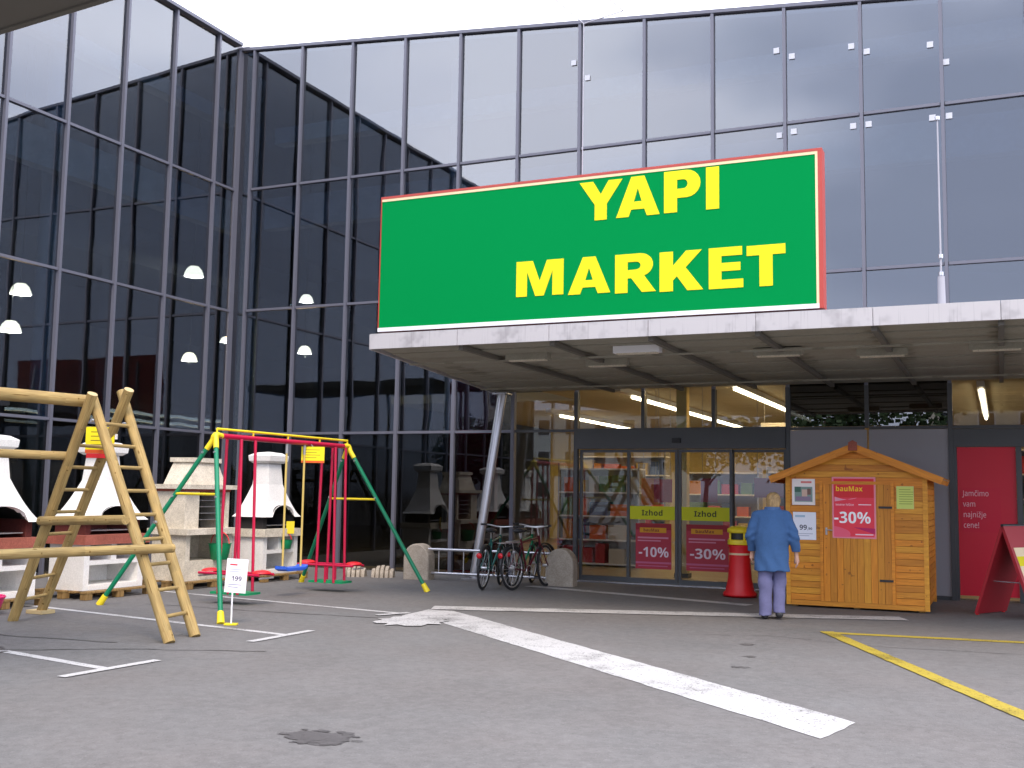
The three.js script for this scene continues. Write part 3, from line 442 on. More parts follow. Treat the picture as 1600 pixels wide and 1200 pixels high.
// ---------------------------------------------------------------- wooden climbing and swing frame
{
  const t = thing('wooden_swing_frame', 'round timber swing frame with ladder sides at the left edge', 'swing frame');
  const A = [7.28, 0, 9.68], C = [4.56, 0, 9.18], B = [7.18, 0, 9.19], D = [4.24, 0, 8.5];
  const n = [5.80, 2.38, 9.40], f = [5.72, 2.38, 8.84], R = 0.057;
  const ext = (a, b, k) => mix(a, b, k);
  const legs = { A: [A, ext(A, n, 1.06)], C: [C, ext(C, n, 1.06)], B: [B, ext(B, f, 1.10)], D: [D, ext(D, f, 1.10)] };
  // front and back legs cross side by side
  legs.C[1] = [legs.C[1][0], legs.C[1][1], legs.C[1][2] + 0.06]; legs.A[1][2] -= 0.06; legs.D[1][2] += 0.06; legs.B[1][2] -= 0.06;
  for (const k of ['A', 'B', 'C', 'D']) { const l = rod('leg', t, M.log, legs[k][0], legs[k][1], R, R * 0.96, 14); const c = rod('end_cap', l, M.logEnd, legs[k][1], mix(legs[k][0], legs[k][1], 1.0012), R * 0.955, R * 0.955, 14); }
  const dir = [-0.203, 0, 0.979], along = (p, d) => [p[0] + dir[0] * d, p[1], p[2] + dir[2] * d];
  const end = [5.66, 2.46, 9.36]; rod('top_beam', t, M.log, end, along(end, 3.6), 0.068, 0.068, 16);
  const at = (k, q) => mix(legs[k][0], k === 'A' || k === 'C' ? n : f, q);
  for (const q of [0.10, 0.205, 0.31, 0.415, 0.52, 0.625, 0.73, 0.83]) { rod('rung', t, M.log, at('A', q), at('B', q), 0.02, 0.02, 8); rod('rung', t, M.log, at('C', q), at('D', q), 0.02, 0.02, 8); }
  rod('rung', t, M.log, at('A', 0.93), at('B', 0.93), 0.02, 0.02, 8);
  { const a = at('C', 0.48), b = at('A', 0.50); a[2] += 0.09; b[2] += 0.09; rod('cross_brace', t, M.log, mix(a, b, -0.04), mix(a, b, 1.04), 0.05, 0.05, 12); }
  { const a = at('A', 0.37); a[0] += 0.12; a[1] += 0.02; a[2] -= 0.06; rod('lower_rail', t, M.log, along(a, -0.25), along(a, 3.4), 0.048, 0.048, 12); }
  { const a = at('C', 0.78); a[0] -= 0.05; rod('upper_rail', t, M.log, a, along(a, 3.4), 0.048, 0.048, 12); }
  { const p = [D[0], 0, D[2]]; box('foot_block', t, M.logEnd, p[0] - 0.13, p[0] + 0.13, 0.004, 0.045, p[2] - 0.1, p[2] + 0.1); }
  for (const k of ['A', 'B', 'C', 'D']) for (const q of [0.94, 0.485]) { const b = at(k, q); rod('bolt', t, M.steel, [b[0], b[1], b[2] + 0.045], [b[0], b[1], b[2] + 0.072], 0.018, 0.018, 8); }
  // far support outside the picture
  const e2 = along(end, 3.5); for (const s of [-1, 1]) rod('leg', t, M.log, [e2[0] + s * 1.3, 0, e2[2] + 0.1], [e2[0] - s * 0.12, 2.52, e2[2]], R, R, 12);
  for (const d of [1.15]) { const h = along(end, d); const b = add('swing_hanger', new THREE.TorusGeometry(0.028, 0.007, 6, 14), M.chain, t); b.position.set(h[0], h[1] - 0.10, h[2]); }
  const sw = thing('hanging_swing', 'swing ropes with dark clamp hanging from the timber beam', 'swing', along(end, 1.15).map((v, i) => i === 1 ? v - 0.12 : v));
  for (let k = 0; k < 6; k++) { const b = add('chain_link', new THREE.TorusGeometry(0.020, 0.005, 6, 12), M.chain, sw); b.position.set(0, -0.03 - k * 0.035, 0); b.rotation.y = k % 2 * 1.57; }
  rod('rope', sw, M.rope, [0, -0.2, 0], [0, -0.55, 0], 0.011, 0.011, 6); rod('clamp', sw, M.blackPlastic, [0, -0.62, 0], [0, -0.53, 0], 0.05, 0.03, 10); rod('rope', sw, M.rope, [-0.02, -0.6, 0], [-0.05, -1.9, 0.02], 0.008, 0.008, 6); rod('rope', sw, M.rope, [0.02, -0.6, 0], [0.05, -1.9, -0.02], 0.008, 0.008, 6); box('seat', sw, M.redPlastic, -0.1, 0.1, -1.94, -1.905, -0.22, 0.22);
}
function signMat(w, h, draw) { return canvasMat(w, h, draw, { roughness: 0.55 }); }
const yellowCard = signMat(256, 256, (g, w, h) => { g.fillStyle = '#f4e20e'; g.fillRect(0, 0, w, h); g.fillStyle = '#7f7208'; g.font = 'bold 30px sans-serif'; g.textAlign = 'center'; for (let i = 0; i < 4; i++) g.fillRect(46, 44 + i * 42, 164 - (i % 2) * 40, 9); g.fillStyle = '#e05a18'; g.fillRect(0, 222, w, 34); });
{
  const c = thing('price_card', 'yellow info card hung in the timber ladder frame', 'card', [5.46, 1.905, 8.92], 0.35);
  const f = box('board', c, M.yellowPlastic, -0.17, 0.17, 0.0, 0.30, -0.006, 0.0); sheet('print', f, yellowCard, -0.168, 0.168, 0.002, 0.298, 0.004); box('holder', c, M.redPlastic, -0.15, 0.15, -0.055, -0.002, -0.008, 0.006);
  rod('hook', c, M.chain, [0, 0.3, 0], [0, 0.37, 0], 0.006, 0.006, 5); box('clip', c, M.whiteMetal, 0.175, 0.205, 0.16, 0.22, -0.005, 0.004);
}
// ---------------------------------------------------------------- metal swing set
{
  const t = thing('metal_swing_set', 'green and red tubular metal swing set with yellow joints', 'swing set');
  const G1 = [6.70, 0, 8.2], G2 = [4.08, 0, 7.41], G3 = [6.73, 0, 3.39], G4 = [4.12, 0, 3.0], aL = [5.42, 2.22, 6.88], aR = [5.42, 2.22, 3.72], r = 0.030;
  for (const [g, a] of [[G1, aL], [G2, aL], [G3, aR], [G4, aR]]) {
    const l = rod('leg', t, M.greenPipe, mix(g, a, 0.02), mix(g, a, 0.93), r, r, 12); rod('foot_cap', l, M.yellowPlastic, g, mix(g, a, 0.055), 0.046, 0.038, 12);
    const e = mix(g, a, 0.92); add('joint', tubeG([e, mix(g, a, 0.97), [mix(g, a, 0.99)[0], a[1] + 0.005, mix(g, a, 0.99)[2]], [a[0], a[1], a[2] + (a === aL ? -0.12 : 0.12)]], 0.037, 16, 10), M.yellowPlastic, l);
  }
  rod('top_bar', t, M.redPipe, [5.42, 2.22, 6.82], [5.42, 2.22, 3.78], 0.036, 0.036, 12);
  rod('upper_bar', t, M.yellowPlastic, [5.42, 2.31, 6.86], [5.42, 2.31, 3.74], 0.017, 0.017, 8);
  for (const z of [6.86, 6.1, 5.3, 4.5, 3.74]) rod('spacer', t, M.yellowPlastic, [5.42, 2.22, z], [5.42, 2.31, z], 0.013, 0.013, 6);
  rod('cross_bar', t, M.yellowPlastic, mix(G1, aL, 0.655), mix(G2, aL, 0.655), 0.018, 0.018, 8); rod('cross_bar', t, M.yellowPlastic, mix(G3, aR, 0.63), mix(G4, aR, 0.63), 0.018, 0.018, 8);
  for (const [g, a] of [[G1, aL], [G2, aL], [G3, aR], [G4, aR]]) for (const q of [0.90, 0.64]) { const b = mix(g, a, q); rod('bolt', t, M.chrome, [b[0], b[1], b[2] + 0.02], [b[0], b[1], b[2] + 0.046], 0.014, 0.014, 8); }
  // gondola swings: hanging red tubes with facing seats
  const gondola = (z, w, label, seat) => {
    const s = thing('gondola_swing', label, 'swing', [5.42, 0, z]);
    for (const [dz, dx] of [[-w, -0.05], [-w, 0.05], [w, -0.05], [w, 0.05]]) rod('hanger', s, M.redPipe, [dx * 2.4, 2.19, dz], [dx * 3.2, 0.14, dz * 1.05], 0.021, 0.021, 8);
    for (const dz of [-w, w]) { rod('foot_bar', s, M.redPipe, [-0.5, 0.40, dz * 1.05], [0.5, 0.40, dz * 1.05], 0.018, 0.018, 8); rod('drop_bar', s, M.redPipe, [0, 0.40, dz], [0, 0.14, dz], 0.017, 0.017, 8); }
    rod('tie_bar', s, M.chain, [-0.5, 0.36, -w], [-0.5, 0.36, w], 0.012, 0.012, 6); rod('tie_bar', s, M.chain, [0.5, 0.36, -w], [0.5, 0.36, w], 0.012, 0.012, 6);
    const st = (dx) => { const g = new THREE.SphereGeometry(0.12, 16, 8, 0, Math.PI * 2, 0, Math.PI * 0.5); g.scale(1, 0.35, 1.15); const m = add('seat', g, seat, s); m.position.set(dx, 0.42, 0); };
    st(-0.42); st(0.42); box('foot_board', s, M.greenPlastic, -0.3, 0.3, 0.13, 0.16, -w, w);
  };
  gondola(4.1, 0.14, 'red gondola swing with red bucket seats at the right end of the metal swing set', M.redPlastic);
  gondola(6.35, 0.15, 'red see-saw swing at the left end of the metal swing set', M.redPlastic);
  const s = thing('rope_swing', 'swing with yellow ropes and a blue plastic seat', 'swing', [5.42, 0, 5.1]);
  for (const dz of [-0.22, 0.22]) { rod('rope', s, M.rope, [0, 2.19, dz], [0, 0.42, dz], 0.016, 0.016, 8); rod('hook', s, M.chain, [0, 2.19, dz], [0, 2.05, dz], 0.02, 0.02, 8); }
  { const sh = extr([[-0.27, 0.03], [-0.2, 0.0], [0.2, 0.0], [0.27, 0.03], [0.27, 0.06], [0.2, 0.035], [-0.2, 0.035], [-0.27, 0.06]], 0.17, 0.008); sh.rotateY(Math.PI / 2); sh.translate(-0.085, 0.375, 0); add('seat', sh, M.bluePlastic, s); }
  const c = thing('price_card', 'yellow info card hanging from the metal swing bar', 'card', [5.5, 1.93, 4.78], 0.5);
  const f = box('board', c, M.yellowPlastic, -0.17, 0.17, 0, 0.24, -0.006, 0); sheet('print', f, yellowCard, -0.168, 0.168, 0.002, 0.238, 0.004); rod('hook', c, M.chain, [0, 0.24, 0], [-0.03, 0.27, 0], 0.006, 0.006, 5);
  const p = thing('price_sign', 'white price board on a thin stick beside the green swing leg', 'sign', [6.86, 0, 8.22], 0.45);
  rod('stick', p, M.whiteMetal, [0, 0.0, 0], [0, 0.42, 0], 0.010, 0.010, 8); box('base', p, M.yellowPlastic, -0.07, 0.07, 0.004, 0.02, -0.05, 0.05);
  const bd = box('board', p, M.whiteMetal, -0.115, 0.125, 0.36, 0.74, -0.004, 0.004); bd.rotation.z = -0.06;
  sheet('print', bd, signMat(256, 400, (g, w, h) => { g.fillStyle = '#f6eef2'; g.fillRect(0, 0, w, h); g.fillStyle = '#d22a3c'; g.fillRect(40, 60, 90, 18); g.fillStyle = '#aab4cc'; g.fillRect(40, 120, 150, 10); g.fillRect(40, 145, 120, 10); g.fillStyle = '#333a55'; g.font = 'bold 78px sans-serif'; g.fillText('199', 70, 260); g.fillStyle = '#8890a8'; g.fillRect(40, 300, 160, 10); g.fillRect(40, 330, 120, 10); }), -0.113, 0.123, 0.362, 0.738, 0.0065);
}
// ---------------------------------------------------------------- garden barbecues
function pallet(name, label, x, z, w, d) {
  const p = thing(name, label, 'pallet', [x, 0, z]);
  for (const k of [-1, 0, 1]) for (const j of [-1, 0, 1]) box('block', p, M.pallet, k * (d / 2 - 0.06) - 0.05, k * (d / 2 - 0.06) + 0.05, 0.004, 0.09, j * (w / 2 - 0.07) - 0.06, j * (w / 2 - 0.07) + 0.06);
  for (let k = 0; k < 5; k++) { const c = -d / 2 + 0.06 + k * (d - 0.12) / 4; box('deck_board', p, M.pallet, c - 0.055, c + 0.055, 0.091, 0.115, -w / 2, w / 2); }
  return p;
}
// hood: four-sided loft, front (+x) bottom edge lifted into an arch
function hoodG(prof, arch, inset = 0) {
  const N = 16, rings = prof.length, pos = [], uv = [], idx = [];
  for (let k = 0; k < rings; k++) for (let i = 0; i <= 4 * N; i++) {
    const f = Math.floor(i / N) % 4, t = (i % N) / N, [y, x0, x1, hw] = prof[k], X0 = x0 + inset, X1 = x1 - inset, HW = hw - inset;
    let x, z; if (f === 0) { x = X1; z = HW - 2 * HW * t; } else if (f === 1) { x = X1 + (X0 - X1) * t; z = -HW; } else if (f === 2) { x = X0; z = -HW + 2 * HW * t; } else { x = X0 + (X1 - X0) * t; z = HW; }
    let yy = y; if (f === 0 && arch) { const q = Math.abs(z) / (hw * arch[0]); const lift = q < 1 ? arch[1] * Math.sqrt(1 - q * q) : 0; const b = prof[0][0] + lift; if (y < b) { yy = b; } }
    pos.push(x, yy, z); uv.push(x + z, yy);
  }
  const W = 4 * N + 1; for (let k = 0; k < rings - 1; k++) for (let i = 0; i < 4 * N; i++) { const a = k * W + i, b = a + 1, c = a + W, d = c + 1; idx.push(a, b, d, a, d, c); }
  const g = new THREE.BufferGeometry(); g.setAttribute('position', new THREE.Float32BufferAttribute(pos, 3)); g.setAttribute('uv', new THREE.Float32BufferAttribute(uv, 2)); g.setIndex(idx); const n = g.toNonIndexed(); n.computeVertexNormals(); return n;
}
function profile(y0, y1, from, to, n, pow) { return Array.from({ length: n + 1 }, (_, i) => { const t = i / n, k = Math.pow(t, pow); return [y0 + (y1 - y0) * t, from[0] + (to[0] - from[0]) * k, from[1] + (to[1] - from[1]) * k, from[2] + (to[2] - from[2]) * k]; }); }
function hoodBarbecue(label, x, z, S, brick, scaleW = 1) {
  const b = thing('garden_barbecue', label, 'barbecue', [x, 0.115, z]), hw = 0.56 * scaleW;
  // base: side blocks, middle wall, shelf slab
  for (const s of [-1, 1]) box('base_side', b, M.stucco, -0.32, 0.32, 0, 0.62, s * (hw - 0.05) - 0.05, s * (hw - 0.05) + 0.05);
  box('base_back', b, M.stucco, -0.319, -0.26, 0, 0.62, -hw + 0.101, hw - 0.101);
  box('base_floor', b, M.stucco, -0.255, 0.33, 0.0, 0.07, -hw + 0.101, hw - 0.101);
  box('base_shelf', b, M.stucco, -0.255, 0.31, 0.34, 0.40, -hw + 0.101, hw - 0.101);
  box('base_divider', b, M.stucco, -0.255, 0.30, 0.401, 0.62, -0.05, 0.05);
  box('hearth_rim', b, brick ? M.redBrick : M.greyStucco, -0.36, 0.38, 0.621, 0.75, -hw - 0.05, hw + 0.05);
  // firebox
  for (const s of [-1, 1]) box('firebox_side', b, brick ? M.firebrick : M.soot, -0.30, 0.26, 0.751, 0.98, s * (hw - 0.10) - 0.05, s * (hw - 0.10) + 0.05);
  box('firebox_back', b, brick ? M.firebrick : M.soot, -0.31, -0.25, 0.751, 1.0, -hw + 0.16, hw - 0.16);
  box('grill', b, M.steel, -0.24, 0.24, 0.80, 0.815, -hw + 0.17, hw - 0.17);
  const p = [...profile(0.95, 1.50, [-0.34, 0.36, hw + 0.02], [-0.17, 0.17, 0.20], 10, 0.72), [1.88, -0.14, 0.14, 0.165]];
  add('hood', hoodG(p, [0.62, 0.2]), M.stucco, b); add('hood_lining', hoodG(p, [0.60, 0.2], 0.025), M.soot, b);
  const cap = [[1.86, -0.17, 0.17, 0.20], [1.90, -0.22, 0.22, 0.255], [1.99, -0.23, 0.23, 0.265], [2.04, -0.15, 0.15, 0.18], [2.06, -0.02, 0.02, 0.03]];
  add('chimney_cap', hoodG(cap), M.stucco, b);
  b.scale.set(S, S, S); b.position.y = 0.115; return b;
}
pallet('wooden_pallet', 'wooden pallet under the barbecue at the left edge', 3.1, 8.42, 1.3, 0.95); hoodBarbecue('white hooded barbecue with dark red arch at the left edge', 3.1, 8.42, 1.0, true);
pallet('wooden_pallet', 'wooden pallet under the barbecue behind the timber ladder', 3.1, 6.5, 1.3, 0.95); hoodBarbecue('white hooded barbecue with red brick rim behind the timber ladder', 3.1, 6.5, 1.0, true);
pallet('wooden_pallet', 'wooden pallet under the blocky barbecue behind the green swing leg', 3.13, 4.55, 1.25, 0.95);
pallet('wooden_pallet', 'wooden pallet under the rightmost barbecue', 3.25, 2.85, 1.25, 0.95); hoodBarbecue('white hooded barbecue with dark arch, rightmost of the row', 3.25, 2.85, 1.0, false, 0.86);
{
  const b = thing('garden_barbecue', 'blocky pale grey masonry barbecue with stepped chimney', 'barbecue', [3.13, 0.115, 4.55]);
  box('base_block', b, M.greyStucco, -0.33, 0.33, 0, 0.30, -0.55, 0.55); for (const s of [-1, 1]) box('base_side', b, M.greyStucco, -0.33, 0.33, 0.301, 0.70, s * 0.5 - 0.05, s * 0.5 + 0.05);
  box('base_back', b, M.greyStucco, -0.33, -0.27, 0.301, 0.70, -0.449, 0.449); box('table_slab', b, M.greyStucco, -0.38, 0.42, 0.701, 0.79, -0.62, 0.62);
  box('firebox_side', b, M.greyStucco, -0.31, 0.26, 0.791, 1.36, 0.20, 0.52); box('firebox_side', b, M.greyStucco, -0.31, 0.26, 0.791, 1.36, -0.52, -0.44); box('firebox_back', b, M.soot, -0.31, -0.25, 0.791, 1.36, -0.439, 0.199);
  for (let k = 0; k < 4; k++) box('grill_rack', b, M.steel, -0.2, 0.22, 0.92 + k * 0.1, 0.93 + k * 0.1, -0.439, 0.199);
  box('lintel', b, M.redBrick, -0.31, 0.27, 1.361, 1.40, -0.53, 0.53); box('mantel_slab', b, M.greyStucco, -0.37, 0.35, 1.401, 1.47, -0.6, 0.6);
  add('flue', hoodG([[1.47, -0.28, 0.26, 0.42], [1.82, -0.2, 0.18, 0.30]]), M.greyStucco, b); box('flue_cap', b, M.greyStucco, -0.24, 0.22, 1.821, 1.89, -0.34, 0.34); box('flue_gap', b, M.soot, -0.15, 0.181, 1.70, 1.78, -0.06, 0.06);
  for (const [x, y, z, s, lab] of [[3.5, 0.415, 4.35, 1, 'green plastic tub in the base of the blocky barbecue'], [3.58, 0.52, 2.72, 0.62, 'small green tub in the base of the rightmost barbecue']]) {
    const u = thing('plastic_tub', lab, 'tub', [x, y, z]); add('bowl', new THREE.LatheGeometry([[0.0, 0], [0.13, 0], [0.175, 0.24], [0.19, 0.25], [0.17, 0.25], [0.12, 0.02], [0, 0.02]].map((p) => new THREE.Vector2(p[0] * s, p[1] * s)), 24), M.greenPlastic, u); const h = new THREE.TorusGeometry(0.18 * s, 0.008, 6, 20, Math.PI); h.translate(0, 0.25 * s, 0); add('handle', h, M.redPlastic, u);
  }
  for (const [x, y, z, lab] of [[3.5, 0.83, 8.72, 'yellow price tag on the barbecue at the left edge'], [3.66, 0.75, 2.72, 'yellow price tag on the rightmost barbecue']]) { const c = thing('price_tag', lab, 'tag', [x, y, z], 0.9); box('card', c, M.yellowPlastic, -0.07, 0.07, 0.03, 0.24, -0.003, 0.003); rod('stem', c, M.chain, [0, -0.02, 0], [0, 0.03, 0], 0.004, 0.004, 5); }
  const pk = thing('toy_tub', 'pink plastic tub on the ground at the left edge', 'tub', [3.75, 0.004, 8.95]); add('bowl', new THREE.LatheGeometry([[0, 0], [0.2, 0], [0.27, 0.2], [0.25, 0.2], [0.18, 0.03], [0, 0.03]].map((p) => new THREE.Vector2(...p)), 24), M.pinkPlastic, pk); const rm = new THREE.TorusGeometry(0.26, 0.018, 6, 28); rm.rotateX(Math.PI / 2); rm.translate(0, 0.2, 0); add('rim', rm, M.pinkPlastic, pk);
}
// ---------------------------------------------------------------- bicycle rack, stones, bicycles
{
  const stone = (x, z, label) => { const s = [[-0.22, 0], [0.22, 0], [0.22, 0.36]]; for (let i = 0; i <= 12; i++) { const a = i / 12 * Math.PI; s.push([0.22 * Math.cos(a), 0.36 + 0.24 * Math.sin(a)]); } s.push([-0.22, 0.36]); const g = extr(s, 0.26, 0.02); g.translate(0, 0.004, -0.13); const m = add('rack_stone', g, M.concrete); m.position.set(x, 0, z); m.rotation.y = 0.08; return tag(m, label, 'stone'); };
  stone(5.42, 1.32, 'round topped concrete block at the left end of the bicycle rail'); stone(8.05, 1.15, 'round topped concrete block at the right end of the bicycle rail');
  const r = thing('bicycle_rail', 'low double tube steel bicycle rail between two concrete blocks', 'bicycle rail');
  rod('rail', r, M.steel, [5.5, 0.53, 1.31], [7.97, 0.53, 1.16], 0.024, 0.024, 12); rod('rail', r, M.steel, [5.5, 0.12, 1.31], [7.97, 0.12, 1.16], 0.024, 0.024, 12);
  for (let k = 0; k < 5; k++) { const t = 0.12 + k * 0.19; rod('upright', r, M.steel, [5.5 + 2.47 * t, 0.12, 1.31 - 0.15 * t], [5.5 + 2.47 * t, 0.53, 1.31 - 0.15 * t], 0.012, 0.012, 8); }
  for (const [x, z, lab] of [[4.15, 1.4, 'small slotted concrete dome behind the red gondola swing'], [4.65, 1.25, 'small slotted concrete dome left of the bicycle rail']]) {
    const d = thing('concrete_dome', lab, 'dome', [x, 0.004, z], 0.4); for (let k = -2; k <= 2; k++) { const R = 0.21 * Math.sqrt(1 - (k * k) / 8), s = []; for (let i = 0; i <= 10; i++) { const a = i / 10 * Math.PI; s.push([R * Math.cos(a), R * 0.95 * Math.sin(a)]); } const g = extr(s, 0.045, 0.008); g.translate(0, 0, -0.0225); g.rotateY(Math.PI / 2); g.translate(k * 0.082, 0, 0); add('rib', g, M.concrete, d); } box('web', d, M.concrete, -0.18, 0.18, 0, 0.12, -0.1, 0.1);
  }
}
function bicycle(label, rear, front, frameMat, lean, extras) {
  const d = Math.atan2(-(front[1] - rear[1]), front[0] - rear[0]);
  const b = thing('bicycle', label, 'bicycle', [(rear[0] + front[0]) / 2, 0.004, (rear[1] + front[1]) / 2], d, 'bicycles at the rail'); b.rotation.order = 'YXZ'; b.rotation.x = lean;
  const R = 0.34, xr = -0.52, xf = 0.53;
  const wheel = (x, turn) => {
    const w = new THREE.Group(); w.name = 'wheel'; b.add(w); w.position.set(x, R, 0); w.rotation.y = turn;
    add('tyre', new THREE.TorusGeometry(R - 0.02, 0.021, 10, 48), M.rubber, w); add('rim', new THREE.TorusGeometry(R - 0.05, 0.011, 6, 48), M.chrome, w);
    const sp = []; for (let k = 0; k < 18; k++) { const a = k / 18 * Math.PI * 2; sp.push(rodG([0.02 * Math.cos(a + 1), 0.02 * Math.sin(a + 1), k % 2 ? 0.025 : -0.025], [(R - 0.05) * Math.cos(a), (R - 0.05) * Math.sin(a), 0], 0.0018, 0.0018, 4)); } add('spokes', mergeGeometries(sp), M.chrome, w); add('hub', rodG([0, 0, -0.045], [0, 0, 0.045], 0.022, 0.022, 10), M.chrome, w);
  };
  wheel(xr, 0); wheel(xf, 0.12);
  const bb = [-0.08, 0.28, 0], seat = [-0.24, 0.80, 0], ht = [0.33, 0.84, 0], hb = [0.37, 0.68, 0], tb = [];
  tb.push(rodG(bb, seat, 0.017), rodG([-0.225, 0.74, 0], [0.335, 0.80, 0], 0.016), rodG(bb, hb, 0.019), rodG(hb, ht, 0.02));
  for (const s of [-1, 1]) tb.push(rodG([bb[0], bb[1], s * 0.03], [xr, R, s * 0.06], 0.010), rodG([-0.22, 0.72, s * 0.02], [xr, R, s * 0.06], 0.009)); add('frame', mergeGeometries(tb), frameMat, b);
  add('fork', mergeGeometries([-1, 1].map((s) => tubeG([[0.375, 0.67, s * 0.03], [0.41, 0.55, s * 0.05], [0.47, 0.42, s * 0.052], [xf, R, s * 0.052]], 0.011, 10, 8))), frameMat, b);
  rod('stem', b, M.chrome, ht, [0.31, 0.96, 0], 0.014, 0.014, 8);
  const hbr = add('handlebar', tubeG([[0.22, 0.99, -0.29], [0.30, 0.99, -0.2], [0.32, 0.97, -0.05], [0.32, 0.97, 0.05], [0.30, 0.99, 0.2], [0.22, 0.99, 0.29]], 0.011, 24, 8), M.chrome, b); for (const s of [-1, 1]) rod('grip', hbr, M.blackPlastic, [0.27, 0.99, s * 0.235], [0.20, 0.99, s * 0.31], 0.017, 0.017, 10);
  rod('seat_post', b, M.chrome, seat, [-0.27, 0.90, 0], 0.012, 0.012, 8);
  { const g = new THREE.SphereGeometry(0.12, 16, 10); g.scale(1.15, 0.32, 0.8); const p = g.attributes.position; for (let i = 0; i < p.count; i++) { const x = p.getX(i); if (x > 0) p.setZ(i, p.getZ(i) * (1 - x * 5)); } g.computeVertexNormals(); g.translate(-0.27, 0.93, 0); add('saddle', g, M.blackPlastic, b); }
  add('chain_wheel', (() => { const g = new THREE.TorusGeometry(0.085, 0.008, 6, 24); g.translate(bb[0], bb[1], 0.05); return g; })(), M.chrome, b); rod('chain', b, M.blackPlastic, [bb[0], bb[1] + 0.085, 0.05], [xr, R + 0.035, 0.05], 0.005, 0.005, 5); rod('chain', b, M.blackPlastic, [bb[0], bb[1] - 0.085, 0.05], [xr, R - 0.035, 0.05], 0.005, 0.005, 5);
  for (const s of [-1, 1]) { rod('crank', b, M.chrome, [bb[0], bb[1], s * 0.065], [bb[0] + s * 0.13, bb[1] - s * 0.10, s * 0.075], 0.010, 0.010, 6); box('pedal', b, M.blackPlastic, bb[0] + s * 0.13 - 0.045, bb[0] + s * 0.13 + 0.045, bb[1] - s * 0.10 - 0.012, bb[1] - s * 0.10 + 0.012, s * 0.115 - 0.035, s * 0.115 + 0.035); }
  for (const [x, s] of [[xr, -1], [xf, 1]]) { const g = new THREE.TorusGeometry(R + 0.025, 0.018, 6, 24, Math.PI * 0.75); g.scale(1, 1, 1.6); g.rotateZ(s < 0 ? Math.PI * 0.2 : -0.05); g.translate(x, R, 0); add('mudguard', g, M.blackPlastic, b); }
  { const l = add('rear_light', new THREE.SphereGeometry(0.045, 12, 8), M.redLens, b); l.position.set(-0.86, 0.55, 0); l.scale.set(0.6, 1, 1); }
  if (extras) { for (const s of [-1, 1]) rod('carrier_stay', b, M.chrome, [xr, R, s * 0.07], [-0.6, 0.74, s * 0.07], 0.006, 0.006, 6); box('carrier', b, M.chrome, -0.82, -0.36, 0.74, 0.752, -0.07, 0.07); }
  return b;
}
bicycle('dark teal bicycle parked at the rail beside the leaning strut', [7.28, 2.60], [7.10, 1.55], M.tealFrame, 0.06, false);
bicycle('dark maroon bicycle with rear carrier parked at the rail, right one', [7.72, 2.42], [7.86, 1.36], M.maroonFrame, -0.05, true);
bicycle('dark green bicycle between the other two bicycles at the rail', [7.50, 1.95], [7.40, 0.9], M.greenPipe, 0.07, true);
// ---------------------------------------------------------------- litter bin
{
  const b = thing('litter_bin', 'red litter bin with flared base and yellow top beside the blond person', 'litter bin', [11.09, 0.004, 1.36]);
  b.scale.set(0.88, 1, 0.88);
  const L = (p, s = 28) => new THREE.LatheGeometry(p.map((q) => new THREE.Vector2(...q)), s);
  add('body', L([[0, 0], [0.29, 0], [0.295, 0.05], [0.25, 0.09], [0.205, 0.28], [0.185, 0.55], [0.185, 0.74], [0.20, 0.76], [0.20, 0.79], [0, 0.79]]), M.redPlastic, b);
  const top = new THREE.Group(); top.name = 'top'; b.add(top);
  add('lower_ring', L([[0.205, 0.792], [0.21, 0.80], [0.21, 0.86], [0.19, 0.87], [0.0, 0.87]]), M.yellowPlastic, top); add('throat', L([[0.15, 0.871], [0.15, 0.97]]), M.blackPlastic, top); add('lid', L([[0.19, 0.97], [0.215, 0.98], [0.215, 1.03], [0.15, 1.07], [0, 1.085]]), M.yellowPlastic, top);
  for (let k = 0; k < 4; k++) { const a = k * Math.PI / 2 + 0.9; rod('lid_post', top, M.yellowPlastic, [0.18 * Math.cos(a), 0.868, 0.18 * Math.sin(a)], [0.18 * Math.cos(a), 0.972, 0.18 * Math.sin(a)], 0.02, 0.02, 8); }
  { const g = new THREE.CylinderGeometry(0.187, 0.187, 0.03, 24, 1, true); g.translate(0, 0.65, 0); add('band', g, M.signCream, b); }
}
